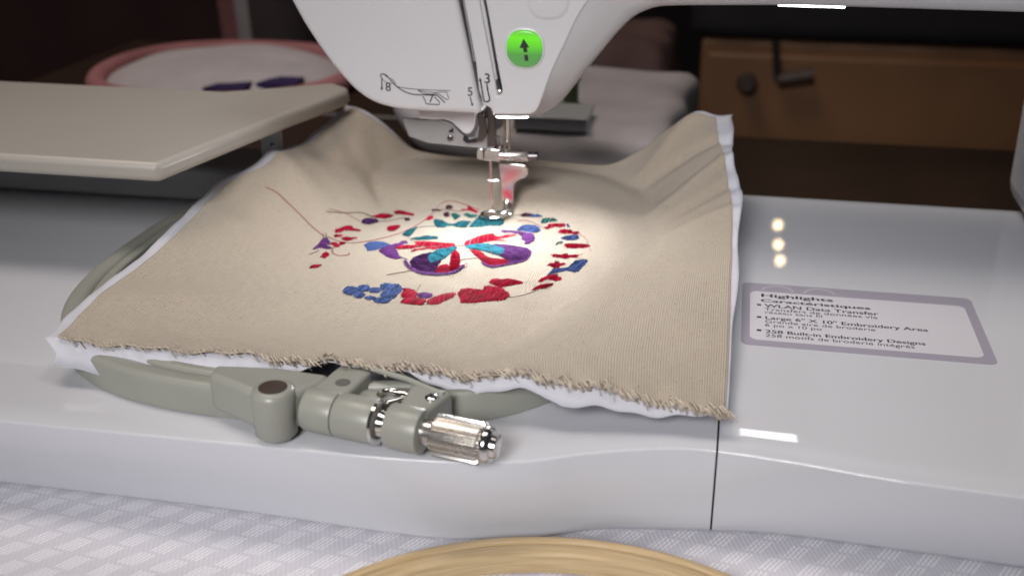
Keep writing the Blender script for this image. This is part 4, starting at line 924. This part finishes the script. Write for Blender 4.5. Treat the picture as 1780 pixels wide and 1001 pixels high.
# left background: pink edged mat, white cloth with purple patches, maroon chair
M['pink'] = varied('dusty_pink_cloth', (.40, .17, .18), .15, 20, .8, .3, 80)
M['maroon'] = varied('dark_maroon_cloth', (.050, .022, .024), .2, 10, .9, .3, 60)
M['softwhite'] = varied('soft_white_cloth', (.55, .51, .53), .1, 25, .8, .4, 60)
M['indigo'] = varied('indigo_cloth', (.028, .014, .085), .1, 20, .8, .2, 60)
bk = thing('fabric_basket', 'white cloth basket with pink padded rim and indigo patches at the left', 'basket', (-26, 40, TT))
c0 = P(400, 175, y=44)
def disc(name, cx, cy, z0, prof, mat, parent, sx=1., seg=56):
    V = []; Fc = []
    for r_, z_ in prof:
        for k in range(seg): a_ = 2*math.pi*k/seg; V.append((cx+sx*r_*math.cos(a_), cy+r_*math.sin(a_), z0+z_+.06*math.sin(5*a_)))
    for i in range(len(prof)-1):
        for k in range(seg): k2 = (k+1) % seg; Fc.append((i*seg+k, i*seg+k2, (i+1)*seg+k2, (i+1)*seg+k))
    Fc += [tuple(range(seg))[::-1], tuple((len(prof)-1)*seg+k for k in range(seg))]
    return fixn(mesh(name, V, Fc, mat, parent, smooth=60))
bxc, byc = P(395, 120, y=42)[0], 42
zr = P(440, 121, y=42)[2]
disc('basket_wall', bxc, byc, TT, [(6.8, 0), (7.6, 1.0), (9.2, zr-TT-2.0), (9.6, zr-TT-1.0), (9.0, zr-TT-.3), (7, zr-TT+.5), (4, zr-TT+1.0), (1, zr-TT+1.1)], M['softwhite'], bk)
rp = [(bxc+9.9*math.cos(a_), byc+9.9*math.sin(a_), zr-.4+.1*math.sin(3*a_)) for a_ in np.linspace(0, 2*math.pi, 61)]
tube('padded_rim', rp, .78, M['pink'], bk, 14)
for px in (410, 500):
    q = P(px, 138 if px > 450 else 146, z=zr+.3)
    V, Fc = prism_geo([(q[0]-1.6, q[1]-2.2), (q[0]+1.4, q[1]-2.0), (q[0]+1.2, q[1]+.3), (q[0]-.9, q[1]+.2)], 'z', zr-.2, zr+.45); mesh('indigo_patch', V, Fc, M['indigo'], bk)
ch = thing('armchair', 'dark maroon armchair back in the dim room at upper left', 'chair', (-48, 95, -78))
a = P(389, 60, y=90)
soft_box('chair_back', (a[0]-40, 88, -40), (a[0]+26, 104, 22), M['maroon'], 5, 1.2, ch)
soft_box('chair_seat', (a[0]-38, 60, -60), (a[0]+24, 92, -34), M['maroon'], 5, 1.2, ch)
for x in (-36, 20):
    for y in (64, 98): box('leg', (a[0]+x-2, y-2, -78), (a[0]+x+2, y+2, -58), M['tablewood'], ch, .3)
# rolled fabric: a dark roll with a pale end and a pink outer layer
ra = P(455, 40, y=62)
rl = thing('fabric_roll', 'roll of dark, white and pink fabric standing behind the basket', 'fabric roll', (ra[0]+3, 62, -78))
for nm, mt, px_, yy, r_ in (('pink_layer', M['pink'], 452, 65, 2.3), ('white_layer', M['softwhite'], 480, 63, 2.2), ('dark_layer', varied('brown_grey_cloth', (.085, .062, .066), .15, 20, .9, .3, 60), 523, 60.5, 3.1)):
    x_ = P(px_, 40, y=yy)[0]
    pth = [(x_+.5*math.sin(k*.5)+(k-4)*-.25, yy, -78+k*(TT+98)/11) for k in range(12)]; tube(nm, pth, r_, mt, rl, 28, smooth=180)

# ------------------------------------------------------------------ ceiling lamp: three warm bulbs that the glossy bed mirrors
lamp = None
def mirror_pt(px, py, dist):
    r_ = ray(px, py); p = P(px, py, z=0); d = np.array([r_[0], r_[1], -r_[2]]); d /= np.linalg.norm(d); return p+d*dist
pts = [mirror_pt(1352, 391, 170), mirror_pt(1353, 425, 168), mirror_pt(1356, 453, 170)]
cc = sum(pts)/3
lamp = thing('ceiling_lamp', 'ceiling lamp with three round warm bulbs mirrored in the glossy bed', 'lamp', cc+[0, 0, 14])
for p in pts:
    lathe('bulb', p-[0, 0, .8], p+[0, 0, .8], [(0, .15), (.12, .42), (.4, .7), (.8, .8), (1.2, .7), (1.5, .42), (1.6, .3)], M['bulb'], lamp, seg=24)
    tube('bulb_arm', [p+[0, 0, .7], p+[0, 0, 6], cc+[0, 0, 12]], .25, M['darksteel'], lamp, 8)
tube('ceiling_rod', [cc+[0, 0, 11], cc+[0, 0, 40]], .8, M['darksteel'], lamp, 12)
q = P(583, 140, y=46)
nl = thing('night_light', 'tiny warm light glowing behind the left side of the machine head', 'lamp', (q[0], 46, TT))
lathe('glowing_tip', (q[0], 46, q[2]-.25), (q[0], 46, q[2]+.25), [(0, .03), (.1, .10), (.25, .13), (.4, .10), (.5, .03)], M['glow'], nl, seg=16)
lathe('stem', (q[0], 46, TT), (q[0], 46, TT+9), [(0, 1.0), (.2, 1.0), (.3, .2), (q[2]-.25-TT, .12)], M['darksteel'], nl, seg=16)
st_ = thing('side_table', 'small dark side table under the pink edged basket', 'table', (-26, 48, -78))
box('tabletop', (bxc-16, 34.6, TT-2), (bxc+17, 57, TT-.02), M['tablewood'], st_, .2)
for x in (bxc-14, bxc+15):
    for y in (37, 55): box('leg', (x-1.5, y-1.5, -78), (x+1.5, y+1.5, TT-2), M['tablewood'], st_, .2)
